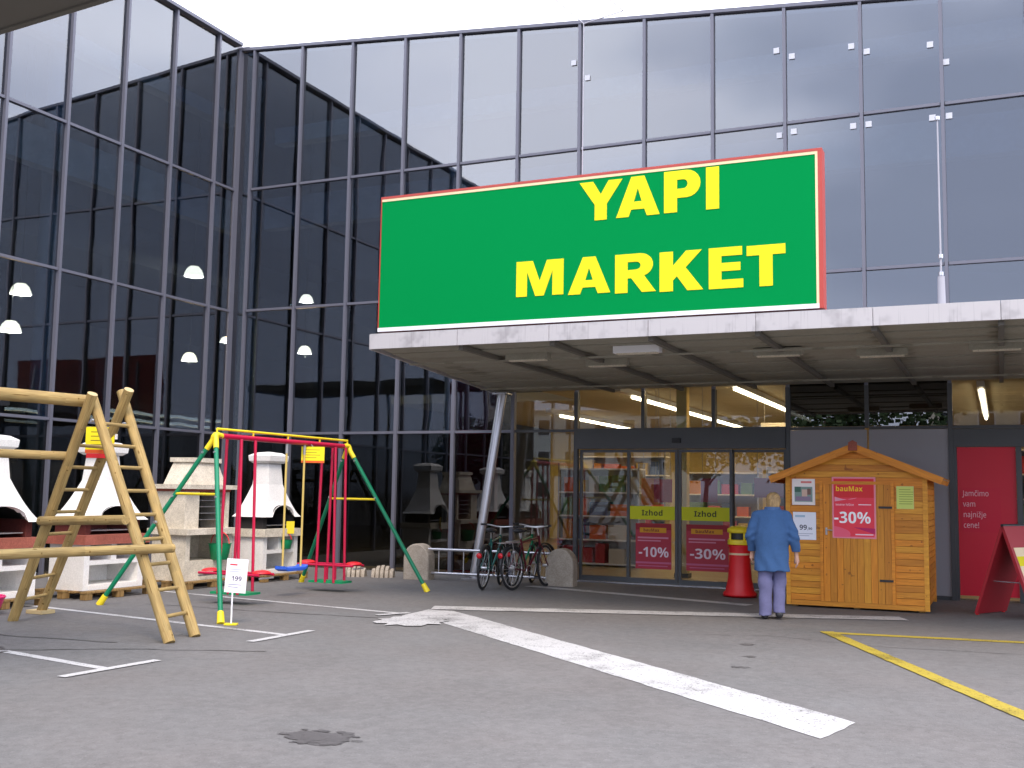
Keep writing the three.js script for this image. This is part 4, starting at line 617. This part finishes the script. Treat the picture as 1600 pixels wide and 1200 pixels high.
// ---------------------------------------------------------------- garden shed
{
  const X0 = 11.99, X1 = 13.88, Z = 2.4, ZB = 0.75, EV = 1.86, RG = 2.24, cx = (X0 + X1) / 2, r = rng(17), rnd = () => M.shedWood[Math.floor(r() * 4)];
  const s = thing('garden_shed', 'orange stained wooden garden shed with pitched roof', 'shed');
  box('core', s, M.shedWood[3], X0 + 0.03, X1 - 0.03, 0.05, 1.84, ZB + 0.03, Z - 0.02);
  { const g = extr([[X0 + 0.03, 1.841], [X1 - 0.03, 1.841], [cx, RG - 0.04]], Z - ZB - 0.05); g.translate(0, 0, ZB + 0.03); add('core_gable', g, M.shedWood[3], s); }
  const gy = (x) => RG - Math.abs(x - cx) / ((X1 - X0) / 2) * (RG - EV); // underside of the roof at x
  const plank = (a, b, y0, y1, z0, z1) => { const m = box('plank', s, rnd(), a, b, y0, y1, z0, z1 + (r() - 0.5) * 0.004); return m; };
  const P = 0.088;
  for (let y = 0.10; y < 1.72; y += P) { plank(X0 + 0.055, 12.495, y + 0.004, y + P - 0.004, Z - 0.019, Z); plank(13.415, X1 - 0.055, y + 0.004, y + P - 0.004, Z - 0.019, Z); }
  for (let y = 1.735; y < RG - 0.03; y += P) { // gable planks cut to the pitch
    const y0 = y + 0.004, y1 = Math.min(y + P - 0.004, RG - 0.02), ex = (yy) => Math.min((X1 - X0) / 2 - 0.055, Math.max(0.01, (RG - yy) / (RG - EV) * (X1 - X0) / 2 - 0.02));
    const g = extr([[cx - ex(y0), y0], [cx + ex(y0), y0], [cx + ex(y1), y1], [cx - ex(y1), y1]], 0.019); g.translate(0, 0, Z - 0.019); add('plank', g, rnd(), s);
  }
  for (const [x, sx] of [[X0, -1], [X1, 1]]) for (let y = 0.10; y < 1.80; y += P) box('plank', s, rnd(), sx < 0 ? x : x - 0.019, sx < 0 ? x + 0.019 : x, y + 0.004, y + P - 0.004, ZB + 0.05, Z - 0.05);
  for (let y = 0.10; y < 1.80; y += P) box('plank', s, rnd(), X0 + 0.055, X1 - 0.055, y + 0.004, y + P - 0.004, ZB, ZB + 0.019);
  for (const x of [X0, X1 - 0.05]) for (const z of [ZB - 0.006, Z - 0.045]) box('corner_post', s, M.shedWood[0], x - 0.006, x + 0.056, 0.03, 1.86, z, z + 0.057);
  box('sill', s, M.shedWood[1], X0 + 0.06, X1 - 0.06, 0.03, 0.098, Z - 0.019, Z + 0.008); box('sill', s, M.shedWood[1], X0 + 0.06, X1 - 0.06, 0.03, 0.098, ZB - 0.003, ZB + 0.019);
  // door with vertical boards
  const d = new THREE.Group(); d.name = 'door'; s.add(d);
  for (let k = 0; k < 10; k++) { const x = 12.505 + k * 0.0905; box('door_board', d, rnd(), x + 0.002, x + 0.0885, 0.10, 1.725, Z + 0.0005, Z + 0.016 + r() * 0.003).geometry.attributes.uv.array.forEach((v, i, a) => { if (i % 2 === 0) { const t = a[i]; a[i] = a[i + 1]; a[i + 1] = t; } }); }
  box('door_frame', d, M.shedWood[2], 12.46, 12.503, 0.10, 1.77, Z + 0.001, Z + 0.028); box('door_frame', d, M.shedWood[2], 13.41, 13.455, 0.10, 1.77, Z + 0.001, Z + 0.028); box('door_frame', d, M.shedWood[2], 12.504, 13.409, 1.727, 1.77, Z + 0.001, Z + 0.028);
  box('handle', d, M.chrome, 12.535, 12.56, 1.02, 1.12, Z + 0.02, Z + 0.032); rod('lever', d, M.chrome, [12.548, 1.09, Z + 0.04], [12.63, 1.085, Z + 0.045], 0.008, 0.008, 8);
  for (const y of [0.4, 1.4]) box('hinge', d, M.blackPlastic, 13.25, 13.43, y, y + 0.03, Z + 0.0285, Z + 0.033);
  // roof
  const th = Math.atan2(RG - EV, (X1 - X0) / 2), len = (X1 - X0) / 2 / Math.cos(th) + 0.20;
  for (const sx of [-1, 1]) {
    const rf = new THREE.Group(); rf.name = 'roof'; s.add(rf); rf.position.set(cx, RG + 0.004, 0); rf.rotation.z = sx > 0 ? -th : Math.PI + th; if (sx < 0) rf.scale.y = -1;
    for (let k = 0; k < 12; k++) box('roof_board', rf, rnd(), k * len / 12 + 0.002, (k + 1) * len / 12 - 0.002, 0, 0.02, ZB - 0.12, Z + 0.13);
    box('roof_felt', rf, M.roof, 0.0, len + 0.01, 0.021, 0.03, ZB - 0.13, Z + 0.12); box('barge_board', rf, M.shedWood[2], 0.0, len + 0.02, -0.05, 0.05, Z + 0.131, Z + 0.153); box('barge_board', rf, M.shedWood[2], 0.0, len + 0.02, -0.05, 0.05, ZB - 0.145, ZB - 0.121); box('eave_board', rf, M.shedWood[1], len + 0.0005, len + 0.02, -0.045, 0.02, ZB - 0.12, Z + 0.13);
  }
  { const g = extr([[-0.055, -0.05], [0.055, -0.05], [0.055, 0.055], [0, 0.085], [-0.055, 0.055]], 0.018, 0.004); g.translate(cx, RG + 0.01, Z + 0.158); add('ridge_plate', g, M.redBrick, s); }
  for (const x of [X0 + 0.1, cx, X1 - 0.1]) box('bearer', s, M.pallet, x - 0.04, x + 0.04, 0.004, 0.03, ZB + 0.05, Z - 0.05);
  // notices
  const notice = (label, x0, x1, y0, y1, draw, w, h) => { const n = thing('paper_notice', label, 'notice'); const z = x0 > 12.5 && x1 < 13.41 ? Z + 0.021 : Z + 0.004; const b = box('card', n, M.whiteMetal, x0, x1, y0, y1, z, z + 0.004); sheet('print', b, signMat(w, h, draw), x0 + 0.001, x1 - 0.001, y0 + 0.001, y1 - 0.001, z + 0.0062); };
  notice('red sale poster reading minus thirty percent on the shed door', 12.63, 13.215, 0.98, 1.83, (g, w, h) => {
    g.fillStyle = '#f03a4c'; g.fillRect(0, 0, w, h); g.fillStyle = '#e0242a'; g.fillRect(0, 0, w, 250); g.strokeStyle = '#f08a9a'; g.lineWidth = 22; g.strokeRect(8, 8, w - 16, h - 16);
    g.fillStyle = '#7d0d16'; g.fillRect(150, 60, 90, 24); g.fillRect(270, 60, 110, 24); g.fillStyle = '#ffd21a'; g.font = 'bold 84px sans-serif'; g.fillText('bauMax', 40, 172); g.fillStyle = '#f0a0b4'; g.beginPath(); g.moveTo(30, 240); g.quadraticCurveTo(180, 300, 300, 250); g.lineTo(30, 300); g.fill();
    g.fillStyle = '#ffe4ec'; g.font = '38px sans-serif'; g.fillText('lesene hišice', 40, 350); g.fillRect(310, 330, 150, 10);
    g.fillStyle = '#ffffff'; g.font = 'bold 190px sans-serif'; g.fillText('-30%', 18, 560); g.fillStyle = '#f2607a'; g.beginPath(); g.moveTo(20, 600); g.quadraticCurveTo(260, 640, 200, 730); g.lineTo(20, 730); g.fill(); g.fillStyle = '#c0105e'; g.beginPath(); g.moveTo(250, 610); g.lineTo(500, 620); g.lineTo(500, 690); g.fill(); g.fillStyle = '#ffd8e2'; g.fillRect(270, 690, 210, 14);
  }, 512, 744);
  notice('white notice with a colour picture on the shed, upper left', 12.075, 12.395, 1.43, 1.80, (g, w, h) => { g.fillStyle = '#f4ece6'; g.fillRect(0, 0, w, h); g.fillStyle = '#e07a70'; g.fillRect(100, 26, 120, 22); g.fillStyle = '#7f9a90'; g.fillRect(28, 90, 200, 170); g.fillStyle = '#3f6a58'; g.fillRect(28, 90, 70, 60); g.fillStyle = '#d8b8a4'; g.fillRect(110, 120, 60, 110); g.fillStyle = '#7a5a50'; g.fillRect(170, 110, 40, 70); g.fillStyle = '#8f7c94'; g.fillRect(40, 200, 170, 50); }, 256, 296);
  notice('white price notice on the shed, lower left', 12.085, 12.405, 0.94, 1.33, (g, w, h) => { g.fillStyle = '#eef0f8'; g.fillRect(0, 0, w, h); g.fillStyle = '#a9c4d8'; g.fillRect(24, 34, 110, 24); g.fillStyle = '#3a3c4a'; g.font = 'bold 78px sans-serif'; g.fillText('99', 70, 200); g.font = 'bold 40px sans-serif'; g.fillText(',90', 158, 200); g.fillStyle = '#b8bccb'; g.fillRect(30, 240, 190, 8); g.fillRect(30, 262, 150, 8); }, 256, 312);
  notice('pale green notice sheet on the right side of the shed', 13.485, 13.71, 1.40, 1.71, (g, w, h) => { g.fillStyle = '#cfdc6e'; g.fillRect(0, 0, w, h); g.fillStyle = '#8a9a3a'; for (let k = 0; k < 7; k++) g.fillRect(34, 40 + k * 32, 150 + (k * 37) % 40, 8); }, 224, 304);
}
// ---------------------------------------------------------------- red A-board at the right edge
{
  const a = thing('a_board', 'red folding pavement sign cut off by the right edge', 'sign board', [14.98, 0.004, 2.0], -0.5);
  for (const s of [-1, 1]) { const p = new THREE.Group(); p.name = 'panel'; a.add(p); p.position.set(0, 1.19, 0); p.rotation.z = s * 0.33; box('frame', p, M.boardRed, -0.02, 0.02, -1.24, 0, -0.38, 0.38); if (s > 0) { const pr = box('print', p, M.signCream, 0.021, 0.024, -1.1, -0.3, -0.32, 0.32); tag(pr, 'cream printed panel'); box('print_band', p, M.signYellow, 0.0245, 0.026, -0.55, -0.42, -0.32, 0.32); } for (const z of [-0.33, 0.33]) rod('foot', p, M.redPlastic, [0, -1.24, z], [s * 0.01, -1.256, z], 0.03, 0.03, 8); }
  rod('brace', a, M.steel, [-0.27, 0.45, 0.2], [0.27, 0.45, 0.2], 0.008, 0.008, 6); rod('hinge', a, M.blackPlastic, [0, 1.2, -0.38], [0, 1.2, 0.38], 0.022, 0.022, 10);
}
// ---------------------------------------------------------------- woman seen from behind
{
  function nets(b, cell, f) { // naive surface nets
    const n = [0, 1, 2].map((i) => Math.ceil((b[i + 3] - b[i]) / cell) + 1), S = new Float32Array(n[0] * n[1] * n[2]), id = (i, j, k) => i + n[0] * (j + n[1] * k);
    for (let k = 0; k < n[2]; k++) for (let j = 0; j < n[1]; j++) for (let i = 0; i < n[0]; i++) S[id(i, j, k)] = f(b[0] + i * cell, b[1] + j * cell, b[2] + k * cell);
    const vi = new Int32Array(S.length).fill(-1), pos = [], idx = [];
    for (let k = 0; k < n[2] - 1; k++) for (let j = 0; j < n[1] - 1; j++) for (let i = 0; i < n[0] - 1; i++) {
      let c = 0, x = 0, y = 0, z = 0; const v = []; for (let q = 0; q < 8; q++) v.push(S[id(i + (q & 1), j + (q >> 1 & 1), k + (q >> 2 & 1))]);
      for (const [p, q] of [[0, 1], [2, 3], [4, 5], [6, 7], [0, 2], [1, 3], [4, 6], [5, 7], [0, 4], [1, 5], [2, 6], [3, 7]]) if ((v[p] < 0) !== (v[q] < 0)) { const t = v[p] / (v[p] - v[q]); x += (p & 1) + t * ((q & 1) - (p & 1)); y += (p >> 1 & 1) + t * ((q >> 1 & 1) - (p >> 1 & 1)); z += (p >> 2 & 1) + t * ((q >> 2 & 1) - (p >> 2 & 1)); c++; }
      if (c) { vi[id(i, j, k)] = pos.length / 3; pos.push(b[0] + (i + x / c) * cell, b[1] + (j + y / c) * cell, b[2] + (k + z / c) * cell); }
    }
    const quad = (a, bb, c, d, fl) => { if (a < 0 || bb < 0 || c < 0 || d < 0) return; fl ? idx.push(a, bb, c, a, c, d) : idx.push(a, c, bb, a, d, c); };
    for (let k = 1; k < n[2] - 1; k++) for (let j = 1; j < n[1] - 1; j++) for (let i = 1; i < n[0] - 1; i++) {
      const s = S[id(i, j, k)] < 0;
      if (s !== (S[id(i + 1, j, k)] < 0)) quad(vi[id(i, j - 1, k - 1)], vi[id(i, j, k - 1)], vi[id(i, j, k)], vi[id(i, j - 1, k)], s);
      if (s !== (S[id(i, j + 1, k)] < 0)) quad(vi[id(i - 1, j, k - 1)], vi[id(i - 1, j, k)], vi[id(i, j, k)], vi[id(i, j, k - 1)], s);
      if (s !== (S[id(i, j, k + 1)] < 0)) quad(vi[id(i - 1, j - 1, k)], vi[id(i, j - 1, k)], vi[id(i, j, k)], vi[id(i - 1, j, k)], s);
    }
    const g = new THREE.BufferGeometry(); g.setAttribute('position', new THREE.Float32BufferAttribute(pos, 3)); g.setIndex(idx); g.computeVertexNormals(); return g;
  }
  const cap = (a, b, ra, rb) => (x, y, z) => { const dx = b[0] - a[0], dy = b[1] - a[1], dz = b[2] - a[2], t = clamp(((x - a[0]) * dx + (y - a[1]) * dy + (z - a[2]) * dz) / (dx * dx + dy * dy + dz * dz)); return Math.hypot(x - a[0] - t * dx, y - a[1] - t * dy, z - a[2] - t * dz) - (ra + (rb - ra) * t); };
  const ell = (c, r) => (x, y, z) => { const k = Math.hypot((x - c[0]) / r[0], (y - c[1]) / r[1], (z - c[2]) / r[2]); return (k - 1) * Math.min(...r); };
  const smin = (a, b, k) => { const h = clamp(0.5 + 0.5 * (b - a) / k); return b + (a - b) * h - k * h * (1 - h); };
  const join = (fs, k) => (x, y, z) => fs.reduce((d, f) => smin(d, f(x, y, z), k), 1e3);
  // joints; she faces -z, +x is her right-hand side in the picture
  const J = { hipL: [-0.09, 0.80, 0], hipR: [0.09, 0.80, 0], kL: [-0.085, 0.45, 0.0], kR: [0.085, 0.46, -0.07], aL: [-0.085, 0.075, 0.05], aR: [0.08, 0.09, 0.02], shL: [-0.18, 1.275, -0.02], shR: [0.18, 1.275, -0.02], eL: [-0.265, 1.05, -0.01], eR: [0.275, 1.03, 0.02], wL: [-0.25, 0.83, -0.13], wR: [0.30, 0.80, -0.05], neck: [0.01, 1.37, -0.05], head: [0.02, 1.475, -0.085] };
  const w = thing('person', 'person with blond hair in a blue jacket and lilac trousers, seen from behind', 'person', [12.13, 0.004, 4.22], 0.16);
  const handParts = (wr, s) => { const f = [], p = [wr[0] + s * 0.005, wr[1] - 0.075, wr[2] - 0.015]; f.push(cap(wr, p, 0.024, 0.03)); for (let k = 0; k < 4; k++) { const b = [p[0] + s * 0.008, p[1] - 0.01, p[2] + (k - 1.5) * 0.018], L = [0.062, 0.072, 0.067, 0.05][k], m = [b[0] - s * 0.004, b[1] - L * 0.55, b[2] - 0.004], e = [m[0] - s * 0.018, m[1] - L * 0.42, m[2] - 0.008]; f.push(cap(b, m, 0.0095, 0.009), cap(m, e, 0.009, 0.008)); } f.push(cap([wr[0] - s * 0.01, wr[1] - 0.035, wr[2] - 0.03], [wr[0] - s * 0.02, wr[1] - 0.075, wr[2] - 0.058], 0.011, 0.0095), cap([wr[0] - s * 0.02, wr[1] - 0.075, wr[2] - 0.058], [wr[0] - s * 0.022, wr[1] - 0.105, wr[2] - 0.062], 0.0095, 0.008)); return join(f, 0.008); };
  const bodyF = join([cap(J.hipL, J.kL, 0.085, 0.055), cap(J.kL, J.aL, 0.052, 0.034), cap(J.hipR, J.kR, 0.085, 0.055), cap(J.kR, J.aR, 0.052, 0.034), cap(J.aL, [-0.09, 0.03, -0.09], 0.035, 0.024), cap(J.aR, [0.085, 0.035, -0.12], 0.035, 0.024), cap([-0.05, 0.84, 0], [-0.05, 1.22, 0], 0.075, 0.075), cap([0.05, 0.84, 0], [0.05, 1.22, 0], 0.075, 0.075), cap(J.shL, J.shR, 0.05, 0.05), cap(J.shL, J.eL, 0.05, 0.038), cap(J.eL, J.wL, 0.038, 0.025), cap(J.shR, J.eR, 0.05, 0.038), cap(J.eR, J.wR, 0.038, 0.025), cap(J.neck, J.head, 0.05, 0.05)], 0.03);
  const headF = join([ell(J.head, [0.072, 0.10, 0.09]), ell([0.02, 1.43, -0.125], [0.05, 0.05, 0.05]), cap([0.02, 1.475, -0.17], [0.02, 1.445, -0.19], 0.010, 0.015), ell([-0.054, 1.465, -0.08], [0.012, 0.03, 0.02]), ell([0.094, 1.465, -0.08], [0.012, 0.03, 0.02]), cap([0.0, 1.415, -0.172], [0.04, 1.415, -0.172], 0.008, 0.008), cap(J.neck, J.head, 0.048, 0.05)], 0.014);
  const parts = [nets([-0.4, -0.02, -0.25, 0.42, 1.5, 0.2], 0.014, bodyF), nets([-0.08, 1.33, -0.22, 0.12, 1.6, 0.03], 0.005, headF), nets([-0.31, 0.62, -0.26, -0.2, 0.86, -0.04], 0.004, handParts(J.wL, -1)), nets([0.24, 0.6, -0.17, 0.36, 0.84, 0.06], 0.004, handParts(J.wR, 1))];
  add('body', mergeGeometries(parts), M.skin, w);
  const cl = fbm(91, 8, 3), wob = (x, y, z, a) => a * (cl(x * 2.2 + z + 5, y * 1.3 + z * 1.7 + 5) - 0.5);
  const jacket = join([cap([0, 0.40, 0.0], [0, 1.06, 0], 0.225, 0.195), cap([0, 1.05, 0], [0, 1.22, -0.01], 0.195, 0.175), cap([-0.12, 1.285, -0.02], [0.12, 1.285, -0.02], 0.085, 0.085), cap([0, 1.30, -0.03], [0, 1.37, -0.04], 0.09, 0.075)], 0.08);
  const sl = join([cap(J.shL, J.eL, 0.076, 0.064), cap(J.eL, J.wL, 0.064, 0.056), cap(J.shR, J.eR, 0.076, 0.064), cap(J.eR, J.wR, 0.064, 0.056)], 0.03);
  const cut = (d, ...h) => h.reduce((m, v) => Math.max(m, v), d);
  const jf = (x, y, z) => { const zz = z / 0.72, t = jacket(x * 0.98, y, zz); const trunk = cut(t * 0.8, 0.60 + 0.03 * wob(x, 0, z, 1) - y, y - 1.385 + 0.15 * Math.abs(x)); const s = cut(sl(x, y, z), 0.835 - y); const fold = 0.006 * Math.sin((x * 0.7 + 0.05 * Math.sin(y * 9)) * 55) * smooth(1.05, 0.7, y) * smooth(-0.1, 0.08, z) + 0.007 * Math.sin(y * 60 + Math.abs(x) * 40) * smooth(0.14, 0.22, Math.abs(x)) * smooth(0.12, 0.03, Math.abs(y - 1.05)) + 0.016 * (cl(y * 0.5 + 3, x * 1.6 + z * 1.2 + 2) - 0.5) + 0.004 * Math.sin(y * 34 + x * 14) * smooth(0.16, 0.28, Math.abs(x)); return smin(trunk, s, 0.03) + fold; };
  const fabric = (c, s) => { const n = fbm(s, 24, 3); return std({ map: tex(256, (u, v) => { const k = 0.95 + 0.08 * (n(u, v) - 0.5); return [c[0] * k, c[1] * k, c[2] * k]; }), roughness: 0.95 }); };
  const uvBox = (g) => { const p = g.attributes.position, u = new Float32Array(p.count * 2); for (let i = 0; i < p.count; i++) { u[2 * i] = p.getX(i) * 2 + p.getZ(i) * 2; u[2 * i + 1] = p.getY(i) * 2; } g.setAttribute('uv', new THREE.BufferAttribute(u, 2)); return g; };
  add('jacket', uvBox(nets([-0.42, 0.55, -0.27, 0.44, 1.45, 0.22], 0.010, jf)), fabric([0.24, 0.38, 0.56], 95), w);
  add('collar', uvBox(nets([-0.14, 1.30, -0.18, 0.16, 1.44, 0.1], 0.006, (x, y, z) => cut(Math.abs(Math.hypot((x - 0.01), (z + 0.04) * 0.95) - 0.083 - (1.42 - y) * 0.25) - 0.010, y - 1.405, 1.33 - y))), fabric([0.30, 0.42, 0.60], 97), w);
  const tr = join([cap(J.hipL, J.kL, 0.105, 0.083), cap(J.kL, [-0.085, 0.03, 0.04], 0.083, 0.078), cap([0, 0.8, 0], [0, 0.86, 0], 0.13, 0.12)], 0.04), tr2 = join([cap(J.hipR, J.kR, 0.105, 0.080), cap(J.kR, [0.08, 0.06, 0.0], 0.080, 0.072), cap([0, 0.8, 0], [0, 0.86, 0], 0.13, 0.12)], 0.04);
  add('trousers', uvBox(nets([-0.25, 0.0, -0.2, 0.25, 1.0, 0.2], 0.009, (x, y, z) => smin(cut(tr(x, y, z), 0.045 - y), cut(tr2(x, y, z), 0.085 - y), 0.012) + 0.010 * (cl(y * 0.4 + x, x * 2 + z * 2 + 4) - 0.5) + 0.003 * Math.sin(y * 30 + x * 16))), fabric([0.43, 0.43, 0.57], 99), w);
  const hairN = fbm(101, 30, 2);
  add('hair', uvBox(nets([-0.09, 1.34, -0.2, 0.13, 1.61, 0.05], 0.005, (x, y, z) => { const d = smin(ell([0.02, 1.495, -0.065], [0.092, 0.098, 0.10])(x, y, z), ell([0.02, 1.415, -0.02], [0.075, 0.075, 0.055])(x, y, z), 0.04); return cut(d + 0.010 * (hairN(x * 4 + 2, y * 1.5 + z) - 0.5), -(z + 0.145 - (y - 1.53) * 0.9)); })), (() => { const n = makeNoise(103, 256); return std({ map: tex(256, (u, v) => { const k = 0.75 + 0.4 * n(u * 90, v * 8); return [0.66 * k, 0.54 * k, 0.36 * k]; }), roughness: 0.6 }); })(), w);
  const shoe = (x, z, lift, name) => add(name, nets([x - 0.07, 0, z - 0.24, x + 0.07, 0.13, z + 0.1], 0.007, (a, b, c) => { const d = join([cap([x, 0.045, z + 0.03], [x, 0.036, z - 0.13], 0.043, 0.038), cap([x, 0.06, z + 0.02], [x, 0.05, z - 0.05], 0.046, 0.044)], 0.02)(a, b - lift, c); return cut(d, 0.004 + lift - b); }), M.blackPlastic, w);
  shoe(-0.09, 0.03, 0, 'shoe'); shoe(0.085, 0.0, 0.012, 'shoe');
}
// ---------------------------------------------------------------- what the glass mirrors: trees and a block behind the camera
{
  function tree(x, z, h, w, seed, label) {
    const r = rng(seed), t = thing('street_tree', label, 'tree', [x, 0, z]); rod('trunk', t, M.bark, [0, 0, 0], [0.2, h * 0.45, 0.1], 0.22, 0.13, 10);
    const limbs = []; for (let k = 0; k < 6; k++) { const a = k / 6 * 6.28 + r(); limbs.push(rodG([0.1, h * (0.28 + 0.03 * k), 0.05], [Math.cos(a) * w * 0.35, h * (0.55 + 0.05 * k), Math.sin(a) * w * 0.35], 0.09, 0.03, 6)); } add('limbs', mergeGeometries(limbs), M.bark, t);
    const leaves = [[], [], []]; const cl = Array.from({ length: 26 }, () => { const a = r() * 6.28, b = Math.acos(2 * r() - 1), q = 0.55 + 0.4 * r(); return [Math.sin(b) * Math.cos(a) * w * 0.5 * q, h * 0.62 + Math.cos(b) * h * 0.34 * q, Math.sin(b) * Math.sin(a) * w * 0.5 * q, w * (0.10 + 0.09 * r())]; });
    for (const c of cl) for (let k = 0; k < 110; k++) { const g = new THREE.PlaneGeometry(0.26, 0.2); g.rotateX(r() * 6.28); g.rotateY(r() * 6.28); const u = r() * 2 - 1, a = r() * 6.28, q = c[3] * Math.cbrt(r()) * 1.25, s = Math.sqrt(1 - u * u); g.translate(c[0] + q * s * Math.cos(a), c[1] + q * u, c[2] + q * s * Math.sin(a)); leaves[Math.floor(r() * 3)].push(g); }
    leaves.forEach((l, i) => add('crown', mergeGeometries(l), M.leaf[i], t));
  }
  tree(5.0, 42, 9.5, 7.5, 301, 'leafy street tree mirrored at the left of the dark strip'); tree(9.4, 45, 9, 6.5, 302, 'leafy street tree mirrored in the middle of the dark strip'); tree(-6, 64, 8, 7, 303, 'leafy street tree across the road, far left one'); tree(24, 60, 8, 6.5, 304, 'leafy street tree across the road, right one');
  const blk = (label, x0, x1, z, h, mat, nx, ny) => { const b = thing('apartment_block', label, 'building'); box('walls', b, mat, x0, x1, 0, h, z, z + 10); box('roof_slab', b, M.roof, x0 - 0.3, x1 + 0.3, h, h + 0.3, z - 0.3, z + 10.3); for (let i = 0; i < nx; i++) for (let j = 0; j < ny; j++) { const x = x0 + (i + 0.5) * (x1 - x0) / nx, y = 1.2 + j * 2.9; const f = box('window', b, M.whiteMetal, x - 0.65, x + 0.65, y - 0.05, y + 1.45, z - 0.05, z - 0.002); box('window_pane', f, M.glassDark, x - 0.55, x + 0.55, y + 0.03, y + 1.37, z - 0.06, z - 0.051); } };
  blk('pale grey apartment block across the road mirrored in the glass', 9.5, 30, 74, 12, M.greyStucco, 7, 4); blk('cream apartment block across the road mirrored in the glass', -34, -12, 76, 9, M.column, 8, 3);
}
renderer.render(scene, camera);
